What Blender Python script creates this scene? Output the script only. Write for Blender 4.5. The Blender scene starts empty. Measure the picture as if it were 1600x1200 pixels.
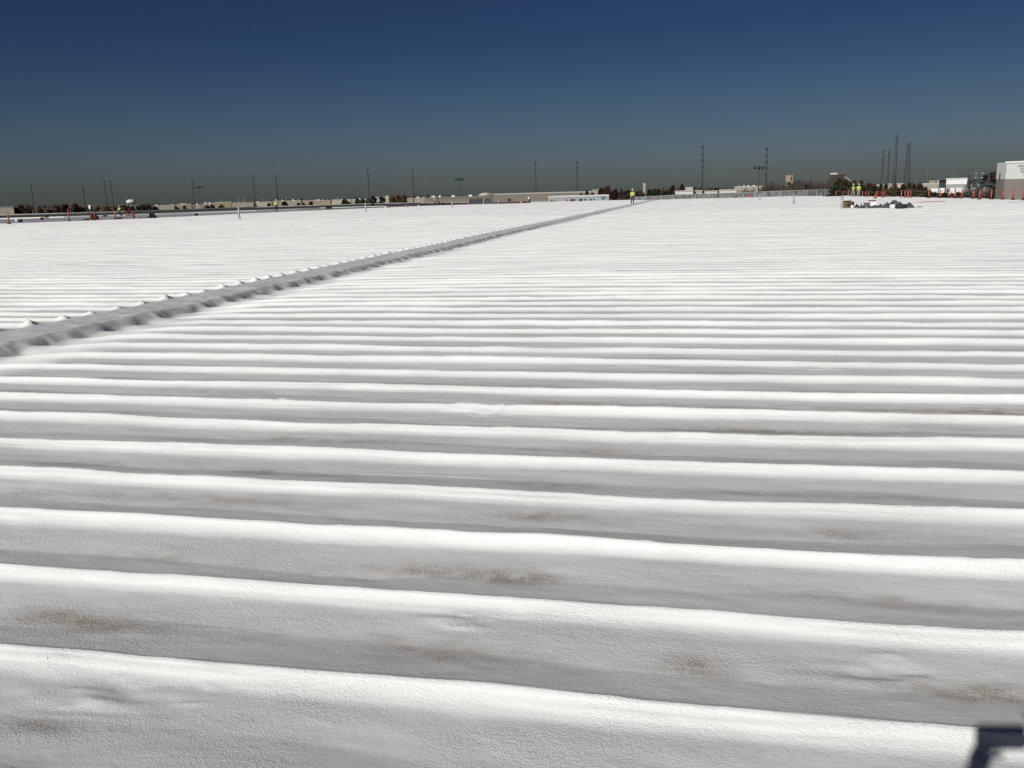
import bpy, bmesh, math, random
import numpy as np
from mathutils import Vector, Matrix

# ------------------------------------------------------------------ camera
SC = bpy.context.scene
COL = SC.collection
R = math.radians
F_PX, PITCH, ROLL, YAW = 1358.0, R(12.407), R(-1.574), R(11.744)   # yaw: left of +Y
EYE = 11.0                      # camera height over the ground; the roof lies 1.5 m below it
ROOF0, SLOPE = EYE - 1.5 - 0.0, 0.004
_cy, _sy = math.cos(YAW), math.sin(YAW)
_lvl = Vector((_cy, _sy, 0)); _fw0 = Vector((-_sy, _cy, 0)); _z = Vector((0, 0, 1))
FWD = _fw0*math.cos(PITCH) - _z*math.sin(PITCH)
_up0 = _fw0*math.sin(PITCH) + _z*math.cos(PITCH)
RGT = _lvl*math.cos(ROLL) + _up0*math.sin(ROLL)
UPV = -_lvl*math.sin(ROLL) + _up0*math.cos(ROLL)
cam_d = bpy.data.cameras.new('camera'); cam = bpy.data.objects.new('camera', cam_d); COL.objects.link(cam)
m = Matrix.Identity(4)
for i in range(3):
    m[i][0], m[i][1], m[i][2] = RGT[i], UPV[i], -FWD[i]
m[2][3] = EYE
cam.matrix_world = m
cam_d.sensor_fit = 'HORIZONTAL'; cam_d.sensor_width = 36.0; cam_d.lens = F_PX/1600*36
cam_d.clip_start = 0.02; cam_d.clip_end = 20000
SC.camera = cam

def ray(px, py):
    return FWD + RGT*((px-800)/F_PX) + UPV*(-(py-600)/F_PX)
def at(px, py, d):
    """world point seen at photo pixel (px,py) at horizontal distance d"""
    r = ray(px, py); t = d/math.hypot(r.x, r.y)
    return Vector((0, 0, EYE)) + r*t
def hz(px):
    """photo row of the true horizon in column px"""
    lo, hi = 200.0, 400.0
    for _ in range(40):
        mid = (lo+hi)/2
        if ray(px, mid).z > 0: lo = mid
        else: hi = mid
    return lo
def roof_z(y):
    return ROOF0 - SLOPE*y
def on_roof(px, py):
    r = ray(px, py); t = -1.5/(r.z + SLOPE*r.y)
    return Vector((0, 0, EYE)) + r*t

# ------------------------------------------------------------------ world, sun, exposure
SUN_EL, SUN_AZ = R(30.82), R(18.91)            # sun stands behind the camera, a little left of -Y
sun_to = Vector((-math.sin(SUN_AZ)*math.cos(SUN_EL), -math.cos(SUN_AZ)*math.cos(SUN_EL), math.sin(SUN_EL)))
w = bpy.data.worlds.new('World'); SC.world = w; w.use_nodes = True
nt = w.node_tree; nt.nodes.clear()
out = nt.nodes.new('ShaderNodeOutputWorld'); bg = nt.nodes.new('ShaderNodeBackground')
sky = nt.nodes.new('ShaderNodeTexSky'); sky.sky_type = 'NISHITA'; sky.sun_disc = False
sky.sun_elevation = SUN_EL; sky.sun_rotation = math.atan2(sun_to.x, sun_to.y)
sky.altitude = 150; sky.air_density = 1.0; sky.dust_density = 0.6; sky.ozone_density = 2.0
SKY_STRENGTH = 0.05
# sky tint by height: smog near the horizon, unseen high sky darkened to deepen shadows
geo = nt.nodes.new('ShaderNodeTexCoord'); sep = nt.nodes.new('ShaderNodeSeparateXYZ')
rmp = nt.nodes.new('ShaderNodeValToRGB'); mul = nt.nodes.new('ShaderNodeMix')
mul.data_type = 'RGBA'; mul.blend_type = 'MULTIPLY'; mul.inputs[0].default_value = 1.0
nt.links.new(geo.outputs['Generated'], sep.inputs[0])
mp = nt.nodes.new('ShaderNodeMapRange'); mp.inputs[1].default_value = -0.02; mp.inputs[2].default_value = 0.30
nt.links.new(sep.outputs['Z'], mp.inputs[0]); nt.links.new(mp.outputs[0], rmp.inputs[0])
SKYRAMP = [(0.0, (0.275, 0.325, 0.405)), (0.075, (0.275, 0.325, 0.405)), (0.1196, (0.2638, 0.3155, 0.425)), (0.1522, (0.2722, 0.3264, 0.4693)), (0.1953, (0.2700, 0.3300, 0.4620)),
           (0.2805, (0.2480, 0.3170, 0.4450)), (0.3848, (0.2054, 0.2908, 0.4306)), (0.4865, (0.1639, 0.2477, 0.3935)), (0.5854, (0.1402, 0.2208, 0.3754)),
           (0.6775, (0.1372, 0.2122, 0.3647)), (1.0, (0.062, 0.090, 0.155))]
cr = rmp.color_ramp
while len(cr.elements) < len(SKYRAMP): cr.elements.new(0.5)
for e, (p, c) in zip(cr.elements, SKYRAMP): e.position = p; e.color = (*c, 1)
nt.links.new(sky.outputs[0], mul.inputs[6]); nt.links.new(rmp.outputs[0], mul.inputs[7])
nt.links.new(mul.outputs[2], bg.inputs[0]); bg.inputs[1].default_value = SKY_STRENGTH
nt.links.new(bg.outputs[0], out.inputs[0])
sl = bpy.data.lights.new('sun', 'SUN'); sl.energy = 4.1; sl.angle = R(0.53); sl.color = (1.0, 0.978, 0.935)
so = bpy.data.objects.new('sun', sl); COL.objects.link(so)
so.rotation_euler = sun_to.to_track_quat('Z', 'Y').to_euler(); so.location = (0, -20, 40)
SC.view_settings.view_transform = 'Standard'; SC.view_settings.look = 'None'
SC.view_settings.exposure = 0.0; SC.view_settings.gamma = 1.0; SC.view_settings.use_curve_mapping = False

# ------------------------------------------------------------------ materials
def mat(name, col, rough=0.8, noise=0.0, nscale=1.0, metal=0.0, col2=None, bump=0.0, bscale=20.0, island=0.0, coord='Object'):
    M = bpy.data.materials.new(name); M.use_nodes = True
    t = M.node_tree; b = t.nodes['Principled BSDF']
    b.inputs['Roughness'].default_value = rough; b.inputs['Metallic'].default_value = metal
    b.inputs['Specular IOR Level'].default_value = 0.3
    b.inputs['Base Color'].default_value = (*col, 1)
    src = None
    tc = t.nodes.new('ShaderNodeTexCoord')
    if noise or col2:
        n = t.nodes.new('ShaderNodeTexNoise'); n.inputs['Scale'].default_value = nscale; n.inputs['Detail'].default_value = 5
        t.links.new(tc.outputs[coord], n.inputs['Vector'])
        mx = t.nodes.new('ShaderNodeMix'); mx.data_type = 'RGBA'
        c2 = col2 if col2 else tuple(c*(1-noise) for c in col)
        mx.inputs[6].default_value = (*col, 1); mx.inputs[7].default_value = (*c2, 1)
        rg = t.nodes.new('ShaderNodeMapRange'); rg.inputs[1].default_value = 0.35; rg.inputs[2].default_value = 0.65
        t.links.new(n.outputs['Fac'], rg.inputs[0]); t.links.new(rg.outputs[0], mx.inputs[0])
        src = mx.outputs[2]
    if island:
        g = t.nodes.new('ShaderNodeNewGeometry')
        hv = t.nodes.new('ShaderNodeHueSaturation')
        if src is not None: t.links.new(src, hv.inputs['Color'])
        else: hv.inputs['Color'].default_value = (*col, 1)
        r2 = t.nodes.new('ShaderNodeMapRange'); r2.inputs[3].default_value = 1-island; r2.inputs[4].default_value = 1+island
        t.links.new(g.outputs['Random Per Island'], r2.inputs[0]); t.links.new(r2.outputs[0], hv.inputs['Value'])
        src = hv.outputs[0]
    if src is not None: t.links.new(src, b.inputs['Base Color'])
    if bump:
        n2 = t.nodes.new('ShaderNodeTexNoise'); n2.inputs['Scale'].default_value = bscale; n2.inputs['Detail'].default_value = 4
        t.links.new(tc.outputs[coord], n2.inputs['Vector'])
        bp = t.nodes.new('ShaderNodeBump'); bp.inputs['Strength'].default_value = 1.0; bp.inputs['Distance'].default_value = bump
        t.links.new(n2.outputs['Fac'], bp.inputs['Height']); t.links.new(bp.outputs[0], b.inputs['Normal'])
    return M

def roof_material():
    M = bpy.data.materials.new('white_roof_coating'); M.use_nodes = True
    t = M.node_tree; b = t.nodes['Principled BSDF']; L = t.links.new
    b.inputs['Roughness'].default_value = 0.62; b.inputs['Specular IOR Level'].default_value = 0.25
    tc = t.nodes.new('ShaderNodeTexCoord')
    def noise(scale, detail=4, rough=0.55, stretch=None):
        n = t.nodes.new('ShaderNodeTexNoise'); n.inputs['Scale'].default_value = scale
        n.inputs['Detail'].default_value = detail; n.inputs['Roughness'].default_value = rough
        if stretch:
            mp = t.nodes.new('ShaderNodeMapping'); mp.inputs['Scale'].default_value = stretch
            L(tc.outputs['Object'], mp.inputs[0]); L(mp.outputs[0], n.inputs['Vector'])
        else: L(tc.outputs['Object'], n.inputs['Vector'])
        return n
    def rng(src, a, b_, c, d):
        r = t.nodes.new('ShaderNodeMapRange'); r.inputs[1].default_value = a; r.inputs[2].default_value = b_
        r.inputs[3].default_value = c; r.inputs[4].default_value = d; L(src, r.inputs[0]); return r.outputs[0]
    def mix(f, a, b_, blend='MIX'):
        x = t.nodes.new('ShaderNodeMix'); x.data_type = 'RGBA'; x.blend_type = blend
        for s, v in ((0, f), (6, a), (7, b_)):
            if isinstance(v, (tuple, float)): x.inputs[s].default_value = v if not isinstance(v, tuple) else (*v, 1)
            else: L(v, x.inputs[s])
        return x.outputs[2]
    def mth(op, a, b_):
        x = t.nodes.new('ShaderNodeMath'); x.operation = op
        for s, v in ((0, a), (1, b_)):
            if isinstance(v, float): x.inputs[s].default_value = v
            else: L(v, x.inputs[s])
        return x.outputs[0]
    big = noise(0.9, 4, 0.6, (0.5, 1.6, 1)); mid = noise(7, 4); fine = noise(150, 3, 0.65)
    c = mix(rng(big.outputs['Fac'], .3, .7, 0, 1), (0.81, 0.81, 0.808), (0.75, 0.75, 0.75))
    c = mix(rng(mid.outputs['Fac'], .35, .75, 0, .5), c, (0.76, 0.755, 0.745))
    a3 = t.nodes.new('ShaderNodeAttribute'); a3.attribute_name = 'grime'
    c = mix(mth('MULTIPLY', a3.outputs['Fac'], rng(noise(60, 4, .7).outputs['Fac'], .3, .65, .55, 1.0)), c, (0.635, 0.638, 0.648))
    a2 = t.nodes.new('ShaderNodeAttribute'); a2.attribute_name = 'strip_shade'
    c = mix(mth('MULTIPLY', a2.outputs['Fac'], rng(noise(2.5, 5).outputs['Fac'], .3, .7, .55, 1.0)), c, (0.575, 0.58, 0.60))  # gray put into the strip's colour to stand for its shade
    at_ = t.nodes.new('ShaderNodeAttribute'); at_.attribute_name = 'dirt'
    grain = rng(noise(170, 4, 0.8).outputs['Fac'], .38, .60, 0.1, 1.35)
    clump = rng(noise(11, 4, 0.65).outputs['Fac'], .30, .62, 0.35, 1.2)
    f = mth('MULTIPLY', mth('MULTIPLY', at_.outputs['Fac'], grain), clump)
    f2 = t.nodes.new('ShaderNodeClamp'); L(f, f2.inputs[0])
    c = mix(f2.outputs[0], c, (0.27, 0.205, 0.145))
    # sparse dark grit
    v = t.nodes.new('ShaderNodeTexVoronoi'); v.inputs['Scale'].default_value = 9.0; L(tc.outputs['Object'], v.inputs['Vector'])
    spk = mth('MULTIPLY', mth('LESS_THAN', v.outputs['Distance'], 0.032), mth('GREATER_THAN', noise(3.1, 2).outputs['Fac'], 0.56))
    c = mix(mth('MULTIPLY', spk, 0.75), c, (0.12, 0.11, 0.10))
    L(c, b.inputs['Base Color'])
    # orange-peel skin of the sprayed coating
    patch = rng(noise(2.6, 3, .55, (.6, 1.5, 1)).outputs['Fac'], .36, .64, 0.25, 1.25)
    rr_ = t.nodes.new('ShaderNodeMapRange'); rr_.inputs[3].default_value = .42; rr_.inputs[4].default_value = .8; L(noise(3.3, 5, .6, (.7, 1.3, 1)).outputs['Fac'], rr_.inputs[0]); L(rr_.outputs[0], b.inputs['Roughness'])
    h = mth('ADD', mth('MULTIPLY', fine.outputs['Fac'], 0.0040), mth('MULTIPLY', noise(52, 3).outputs['Fac'], 0.0026))
    bp = t.nodes.new('ShaderNodeBump'); bp.inputs['Distance'].default_value = 1.0
    L(mth('MULTIPLY', h, patch), bp.inputs['Height']); L(bp.outputs[0], b.inputs['Normal'])
    return M

MT = {}
MT['roof'] = roof_material()
MT['primer'] = mat('gray_primer_roof', (0.34, 0.345, 0.37), .85, nscale=.35, col2=(0.28, 0.285, 0.31), bump=.01, bscale=3)
MT['gravel'] = mat('old_gravel_roof', (0.055, 0.052, 0.046), .95, nscale=.25, col2=(0.04, 0.038, 0.035), bump=.02, bscale=4)
MT['slate'] = mat('dark_membrane', (0.075, 0.08, 0.09), .8, noise=.3, nscale=.4)
MT['coping'] = mat('pale_metal_coping', (0.36, 0.355, 0.33), .5, noise=.15, nscale=.6)
MT['concrete'] = mat('concrete_wall', (0.36, 0.34, 0.30), .9, noise=.15, nscale=.8)
MT['orange'] = mat('orange_plastic', (0.42, 0.072, 0.046), .5, noise=.2, nscale=6)
MT['pinkorange'] = mat('faded_orange_plastic', (0.60, 0.22, 0.17), .6, noise=.15, nscale=6)
MT['rubber'] = mat('black_rubber', (0.03, 0.028, 0.027), .8, noise=.2, nscale=5)
MT['white'] = mat('white_paint', (0.78, 0.78, 0.76), .5, noise=.06, nscale=2)
MT['galv'] = mat('galvanised_metal', (0.42, 0.43, 0.45), .45, noise=.2, nscale=9, metal=.25)
MT['steel'] = mat('dark_weathered_steel', (0.055, 0.06, 0.062), .7, noise=.25, nscale=2)
MT['graysteel'] = mat('gray_steel', (0.065, 0.07, 0.078), .6, noise=.2, nscale=2)
MT['farsteel'] = mat('faded_far_steel', (0.13, 0.14, 0.145), .7, noise=.2, nscale=2)
MT['hivis'] = mat('hi_vis_yellow', (0.44, 0.53, 0.085), .7, noise=.12, nscale=9)
MT['silver'] = mat('reflective_tape', (0.7, 0.7, 0.68), .4, noise=.1, nscale=9)
MT['denim'] = mat('dark_trousers', (0.035, 0.038, 0.05), .9, noise=.3, nscale=12)
MT['khaki'] = mat('gray_trousers', (0.30, 0.28, 0.27), .9, noise=.2, nscale=12)
MT['skin'] = mat('skin', (0.42, 0.25, 0.18), .6, noise=.1, nscale=12)
MT['hair'] = mat('dark_hair', (0.03, 0.022, 0.018), .8, noise=.2, nscale=30)
MT['helmet'] = mat('white_helmet', (0.75, 0.74, 0.70), .35, noise=.05, nscale=6)
MT['redpaint'] = mat('dark_red_paint', (0.20, 0.025, 0.028), .6, noise=.3, nscale=3)
MT['yellow'] = mat('yellow_board', (0.50, 0.38, 0.12), .7, noise=.2, nscale=4)
MT['card'] = mat('brown_cardboard', (0.15, 0.098, 0.05), .9, noise=.3, nscale=5)
MT['tarp'] = mat('gray_tarpaulin', (0.105, 0.11, 0.11), .7, nscale=3, col2=(0.06, 0.064, 0.064), bump=.03, bscale=7)
MT['bluetarp'] = mat('dark_blue_plastic', (0.03, 0.038, 0.055), .5, noise=.3, nscale=3)
MT['tan'] = mat('tan_tilt_wall', (0.235, 0.208, 0.168), .9, noise=.1, nscale=.12)
MT['cream'] = mat('cream_wall', (0.44, 0.41, 0.345), .9, noise=.08, nscale=.3)
MT['pale'] = mat('pale_cream_wall', (0.35, 0.33, 0.275), .9, noise=.15, nscale=.2)
MT['beige'] = mat('beige_wall', (0.34, 0.28, 0.19), .9, noise=.1, nscale=.3)
MT['whitewall'] = mat('white_metal_wall', (0.60, 0.60, 0.575), .6, noise=.05, nscale=.4)
MT['bluewhite'] = mat('bluish_white_wall', (0.36, 0.395, 0.40), .6, noise=.1, nscale=.5)
MT['brick'] = mat('brown_brick_wall', (0.070, 0.052, 0.040), .9, noise=.3, nscale=.5)
MT['taupe'] = mat('taupe_wall', (0.235, 0.205, 0.185), .9, noise=.12, nscale=.5)
MT['lightgray'] = mat('light_gray_metal_wall', (0.33, 0.33, 0.33), .6, noise=.06, nscale=.5)
MT['grayroof'] = mat('gray_flat_roof', (0.22, 0.215, 0.20), .9, noise=.2, nscale=.1)
MT['whiteroof'] = mat('pale_flat_roof', (0.42, 0.41, 0.38), .9, noise=.1, nscale=.1)
MT['darkopen'] = mat('dark_opening', (0.03, 0.03, 0.03), .8, noise=.2, nscale=2)
MT['glass'] = mat('window_glass', (0.05, 0.06, 0.07), .15, noise=.2, nscale=1)
MT['graymark'] = mat('gray_sign_paint', (0.36, 0.375, 0.39), .6, noise=.1, nscale=1)
MT['bluemark'] = mat('blue_sign_paint', (0.03, 0.14, 0.25), .6, noise=.1, nscale=1)
MT['bluepaint'] = mat('navy_blue_paint', (0.03, 0.04, 0.12), .6, noise=.1, nscale=1)
MT['mesh'] = mat('gray_netting', (0.19, 0.195, 0.19), .9, nscale=1.1, col2=(0.085, 0.09, 0.085))
MT['trunk'] = mat('bark', (0.07, 0.055, 0.045), .95, noise=.4, nscale=3)
MT['twig'] = mat('bare_twigs', (0.085, 0.068, 0.055), .95, noise=.3, nscale=1)
LEAF = {
 'rust': (0.070, 0.029, 0.019), 'maroon': (0.044, 0.015, 0.013), 'orange': (0.115, 0.062, 0.022), 'olive': (0.062, 0.055, 0.022),
 'dark': (0.022, 0.027, 0.018), 'green': (0.026, 0.042, 0.020), 'brown': (0.055, 0.036, 0.022), 'pine': (0.018, 0.036, 0.014)}
for k, c in LEAF.items():
    MT['leaf_'+k] = mat(k+'_foliage', c, .85, noise=.35, nscale=.5, island=.38)
MT['ground'] = mat('dry_ground', (0.14, 0.12, 0.085), .95, nscale=.01, col2=(0.085, 0.085, 0.06), bump=.05, bscale=.5)
MT['asphalt'] = mat('asphalt', (0.05, 0.05, 0.05), .9, noise=.25, nscale=.1)
MT['shirt'] = mat('gray_work_shirt', (0.12, 0.13, 0.15), .9, noise=.2, nscale=9)
MT['phone'] = mat('black_phone_body', (0.02, 0.02, 0.022), .3, noise=.1, nscale=20)
MT['lamp'] = mat('dark_lamp_housing', (0.04, 0.042, 0.045), .6, noise=.2, nscale=3)

# ------------------------------------------------------------------ builders
class MB:
    def __init__(s): s.v = []; s.f = []
    def add(s, vs, fs):
        o = len(s.v); s.v += [tuple(v) for v in vs]; s.f += [tuple(i+o for i in f) for f in fs]; return s
    def box(s, c, d, rz=0.0, taper=1.0):
        hx, hy, h = d[0]/2, d[1]/2, d[2]/2; cc, ss = math.cos(rz), math.sin(rz); vs = []
        for z, k in ((-h, 1.0), (h, taper)):
            for x, y in ((-hx, -hy), (hx, -hy), (hx, hy), (-hx, hy)):
                x *= k; y *= k
                vs.append((c[0]+x*cc-y*ss, c[1]+x*ss+y*cc, c[2]+z))
        return s.add(vs, [(3, 2, 1, 0), (4, 5, 6, 7), (0, 1, 5, 4), (1, 2, 6, 5), (2, 3, 7, 6), (3, 0, 4, 7)])
    def tube(s, p0, p1, r0, r1=None, n=8, caps=True):
        r1 = r0 if r1 is None else r1
        p0, p1 = Vector(p0), Vector(p1); a = (p1-p0).normalized()
        b = a.orthogonal().normalized(); c = a.cross(b); vs = []
        for p, r in ((p0, r0), (p1, r1)):
            for i in range(n):
                t = 2*math.pi*i/n; vs.append(p + b*(r*math.cos(t)) + c*(r*math.sin(t)))
        fs = [(i, (i+1) % n, n+(i+1) % n, n+i) for i in range(n)]
        if caps: fs += [tuple(range(n-1, -1, -1)), tuple(range(n, 2*n))]
        return s.add(vs, fs)
    def path(s, pts, r, n=6):
        for a, b in zip(pts[:-1], pts[1:]): s.tube(a, b, r, r, n)
        return s
    def lathe(s, prof, n=16, c=(0, 0, 0)):
        vs = []; fs = []
        for r, z in prof:
            for i in range(n):
                t = 2*math.pi*i/n; vs.append((c[0]+r*math.cos(t), c[1]+r*math.sin(t), c[2]+z))
        for k in range(len(prof)-1):
            for i in range(n):
                j = (i+1) % n; fs.append((k*n+i, k*n+j, (k+1)*n+j, (k+1)*n+i))
        fs += [tuple(range(n-1, -1, -1)), tuple((len(prof)-1)*n+i for i in range(n))]
        return s.add(vs, fs)
    def prism(s, pts, y0, y1):
        """outline in XZ, extruded along Y"""
        n = len(pts); vs = [(x, y0, z) for x, z in pts]+[(x, y1, z) for x, z in pts]
        fs = [tuple(range(n)), tuple(range(2*n-1, n-1, -1))] + [(i, i+n, (i+1) % n+n, (i+1) % n) for i in range(n)]
        return s.add(vs, fs)
    def slab(s, pts, z0, z1):
        """outline in XY, extruded along Z"""
        n = len(pts); vs = [(p[0], p[1], z0) for p in pts]+[(p[0], p[1], z1) for p in pts]
        fs = [tuple(range(n-1, -1, -1)), tuple(range(n, 2*n))] + [(i, (i+1) % n, (i+1) % n+n, i+n) for i in range(n)]
        return s.add(vs, fs)
    def build(s, name, material, parent=None, smooth=False, loc=None, rz=0.0):
        me = bpy.data.meshes.new(name); me.from_pydata(s.v, [], s.f)
        bm = bmesh.new(); bm.from_mesh(me); bmesh.ops.recalc_face_normals(bm, faces=bm.faces); bm.to_mesh(me); bm.free()
        me.materials.append(MT[material] if isinstance(material, str) else material)
        if smooth:
            me.polygons.foreach_set('use_smooth', [True]*len(me.polygons))
        o = bpy.data.objects.new(name, me); COL.objects.link(o)
        if parent is not None: o.parent = parent
        if loc is not None: o.location = loc
        o.rotation_euler.z = rz
        return o
def tag(o, label=None, cat=None, group=None, kind=None):
    if label: o['label'] = label
    if cat: o['category'] = cat
    if group: o['group'] = group
    if kind: o['kind'] = kind
    return o
def thing(name, label, cat, loc=(0, 0, 0), rz=0.0, group=None):
    o = bpy.data.objects.new(name, None); COL.objects.link(o); o.empty_display_size = .3
    o.location = loc; o.rotation_euler = (0, 0, rz)
    return tag(o, label, cat, group)
def copy_tree(o, parent=None):
    c = o.copy(); COL.objects.link(c); c.parent = parent
    for ch in list(o.children): copy_tree(ch, c)
    return c
def face_cam(p):
    """rz that turns a thing's local -Y side towards the camera"""
    return math.atan2(p.y, p.x) - math.pi/2

# ------------------------------------------------------------------ the coated roof (height field)
SP, Y0R, Y0L = 0.5987, 2.3293, 9.6445
XS0, XS1 = -8.29, -7.29          # the filled strip that runs across the ribs
def hash2(ix, iy, seed):
    h = (ix.astype(np.int64)*374761393 + iy.astype(np.int64)*668265263 + seed*1442695041) & 0xffffffff
    h = ((h ^ (h >> 13))*1274126177) & 0xffffffff
    h = ((h ^ (h >> 16))*2246822519) & 0xffffffff
    return ((h >> 8) & 0xffff).astype(np.float32)/32767.5 - 1.0
def vn(x, y, seed):
    xi = np.floor(x); yi = np.floor(y); fx = x-xi; fy = y-yi
    fx = fx*fx*fx*(fx*(fx*6-15)+10); fy = fy*fy*fy*(fy*(fy*6-15)+10)
    a = hash2(xi, yi, seed); b = hash2(xi+1, yi, seed); c = hash2(xi, yi+1, seed); d = hash2(xi+1, yi+1, seed)
    return (a*(1-fx)+b*fx)*(1-fy) + (c*(1-fx)+d*fx)*fy
def sstep(a, b, x):
    t = np.clip((x-a)/(b-a), 0, 1); return t*t*(3-2*t)
BUMPS = []      # (x, y, rx, ry, height): patched and trodden spots
def pix_bump(px, py, rx, ry, h):
    p = on_roof(px, py); BUMPS.append((p.x, p.y, rx, ry, h))
for a in ((1010, 574, .42, .10, .016), (1050, 574, .22, .07, -.012), (1295, 577, .22, .09, .014), (735, 640, .30, .12, .010),
          (430, 628, .22, .08, .012), (720, 968, .13, .05, .012), (1380, 1050, .22, .07, -.012), (310, 1080, .07, .07, .007),
          (95, 1040, .10, .05, .006), (180, 1085, .16, .07, .008), (1560, 640, .30, .10, .012), (120, 1085, .22, .10, .006),
          (60, 425, .9, .25, .02), (600, 398, 1.6, .3, .02)):
    pix_bump(*a)
RINGS = [(on_roof(a, b).x, on_roof(a, b).y, r, h) for a, b, r, h in ((722, 968, .055, .0045), (312, 1085, .055, .004), (170, 1078, .075, .0035), (120, 1090, .05, .003), (760, 642, .11, .006), (436, 630, .07, .005), (1394, 1040, .08, .004), (1003, 745, .03, .004))]
def roof_height(X, Y, fine=1.0):
    left = X < (XS0+XS1)/2
    wide = np.abs(Y) < 60
    dY = .034*vn(X/2.6, Y/1.3, 1) + .011*vn(X/.9, Y/.7, 2) + .007*fine*vn(X/.28, Y/.4, 3)
    u = np.where(left, (Y+dY-Y0L)/SP, (Y+dY-Y0R)/SP)
    k = np.floor(u+.5); s = u-np.floor(u)
    back, near = .44, .825
    knee = back*(1+.30*vn(X/1.4, k*4.1, 31)+.12*vn(X/.45, k*6.3, 32)); qb = np.clip(1-s/knee, 0, 1); qb = np.sqrt(qb*qb+.0036)-.06; nr = near+.045*vn(X/3.1, k*2.9, 61); qn = np.clip((s-nr)/(1-nr), 0, 1)
    d_ = np.where(s < .5, s, 1-s)*SP                       # distance from the crest
    # gentle far side, short drop just behind the crest, steeper near side that fades into the pan
    prof = np.where(s < .66, (.80*qb)+.20*np.exp(-d_/.020), .34*qn**1.3+.66*qn**3.0)
    prof = np.where(d_ < .012, prof-(.012-d_)**2*6.5, prof)
    H = .054*(1+.20*vn(X/2.2, k*3.7, 4)+.09*vn(X/.6, k*5.3, 5))
    # ribs sink into the strip
    amp = np.where(left, 1-sstep(XS0-.02+.04*vn(X*0, k*9.1, 36), XS0+.03+.04*vn(X*0, k*9.1, 36), X), sstep(XS1+.04, XS1+.80, X))
    amp = np.where(left, amp*(1 + (.75+.5*vn(X*0, k*7.7, 35))*np.exp(-((X-(XS0-.015))/.075)**2)), amp)
    z = H*prof*amp
    # micro ridge where the foam folded at the rib shoulder
    sr = s-.015*vn(X/.8, k*3.3, 33)
    z += fine*.0065*np.exp(-((sr-.950)/.014)**2)*np.clip(vn(X/.9, k*2.1, 6)+.35, 0, 1)*amp + fine*.004*np.exp(-((sr-.905)/.010)**2)*np.clip(vn(X/.6, k*2.7, 34), 0, 1)*amp
    z += .0055*vn(X/1.5, Y/.42, 7) + .0032*vn(X/.5, Y/.24, 8) + fine*(.0015*vn(X/.16, Y/.12, 9)+.0009*vn(X/.07, Y/.055, 10))
    z += .02*vn(X/9.0, Y/7.0, 11)
    # strip: filled berm that leans to +X, with a lip and a steep scalloped flank
    t = np.clip((X-XS0)/(XS1-XS0), 0, 1)
    berm = .034*sstep(XS0-.10, XS0+.12, X) + .022*t
    lip = .014*np.exp(-((X-(XS1-.05+.03*vn(X*0, Y/.7, 12)))/.05)**2)
    edge = XS1+.03*vn(X*0, Y/.5, 13)+.02*vn(X*0, Y/.17, 14)
    drop = sstep(edge, edge+.10, X)
    scal = np.clip(.5+.5*np.cos(2*np.pi*((Y-Y0R)/SP-.45+.12*vn(X*0, Y/.9, 37))), 0, 1)*(1+.45*vn(X*0, np.floor((Y-Y0R)/SP+.05)*3.3, 38))
    low = (-.030*drop-.085*scal*sstep(edge, edge+.22, X))*(1-sstep(XS1+.36, XS1+1.25, X))
    flank = 1-.80*drop-.20*sstep(XS1+.12, XS1+.55+.35*scal, X)
    inst = sstep(XS0-.06, XS0+.16, X)*np.where(X > XS1+1.3, 0, 1)
    z += np.where(X > XS0-.1, berm*flank + lip + low, 0)
    z += inst*(1-sstep(XS1, XS1+.6, X))*(.011*vn(X/.35, Y/.45, 15)+.007*vn(X/.16, Y/.17, 16)+.003*fine*vn(X/.06, Y/.07, 39))
    z += -.034*np.exp(-((X-edge-.01)/.024)**2)*(np.abs(X-XS1) < .5)*(.6+.6*vn(X*0, Y/.3, 40))
    for cx, cy, r_, h in RINGS:
        q = np.hypot(X-cx, Y-cy)/r_
        if (q < 3).any(): z += h*fine*(np.exp(-((q-1)/.16)**2)-.5*np.exp(-(q/.8)**4))*(1+.6*vn(X/.05, Y/.05, 42))
    for bx, by, rx, ry, h in BUMPS:
        q = ((X-bx)/rx)**2+((Y-by)/ry)**2
        msk = q < 6
        if msk.any():
            z[msk] += (np.exp(-q[msk])*h*.5*(1+1.6*vn(X[msk]/.09, Y[msk]/.05, 17)))
    return z
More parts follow.
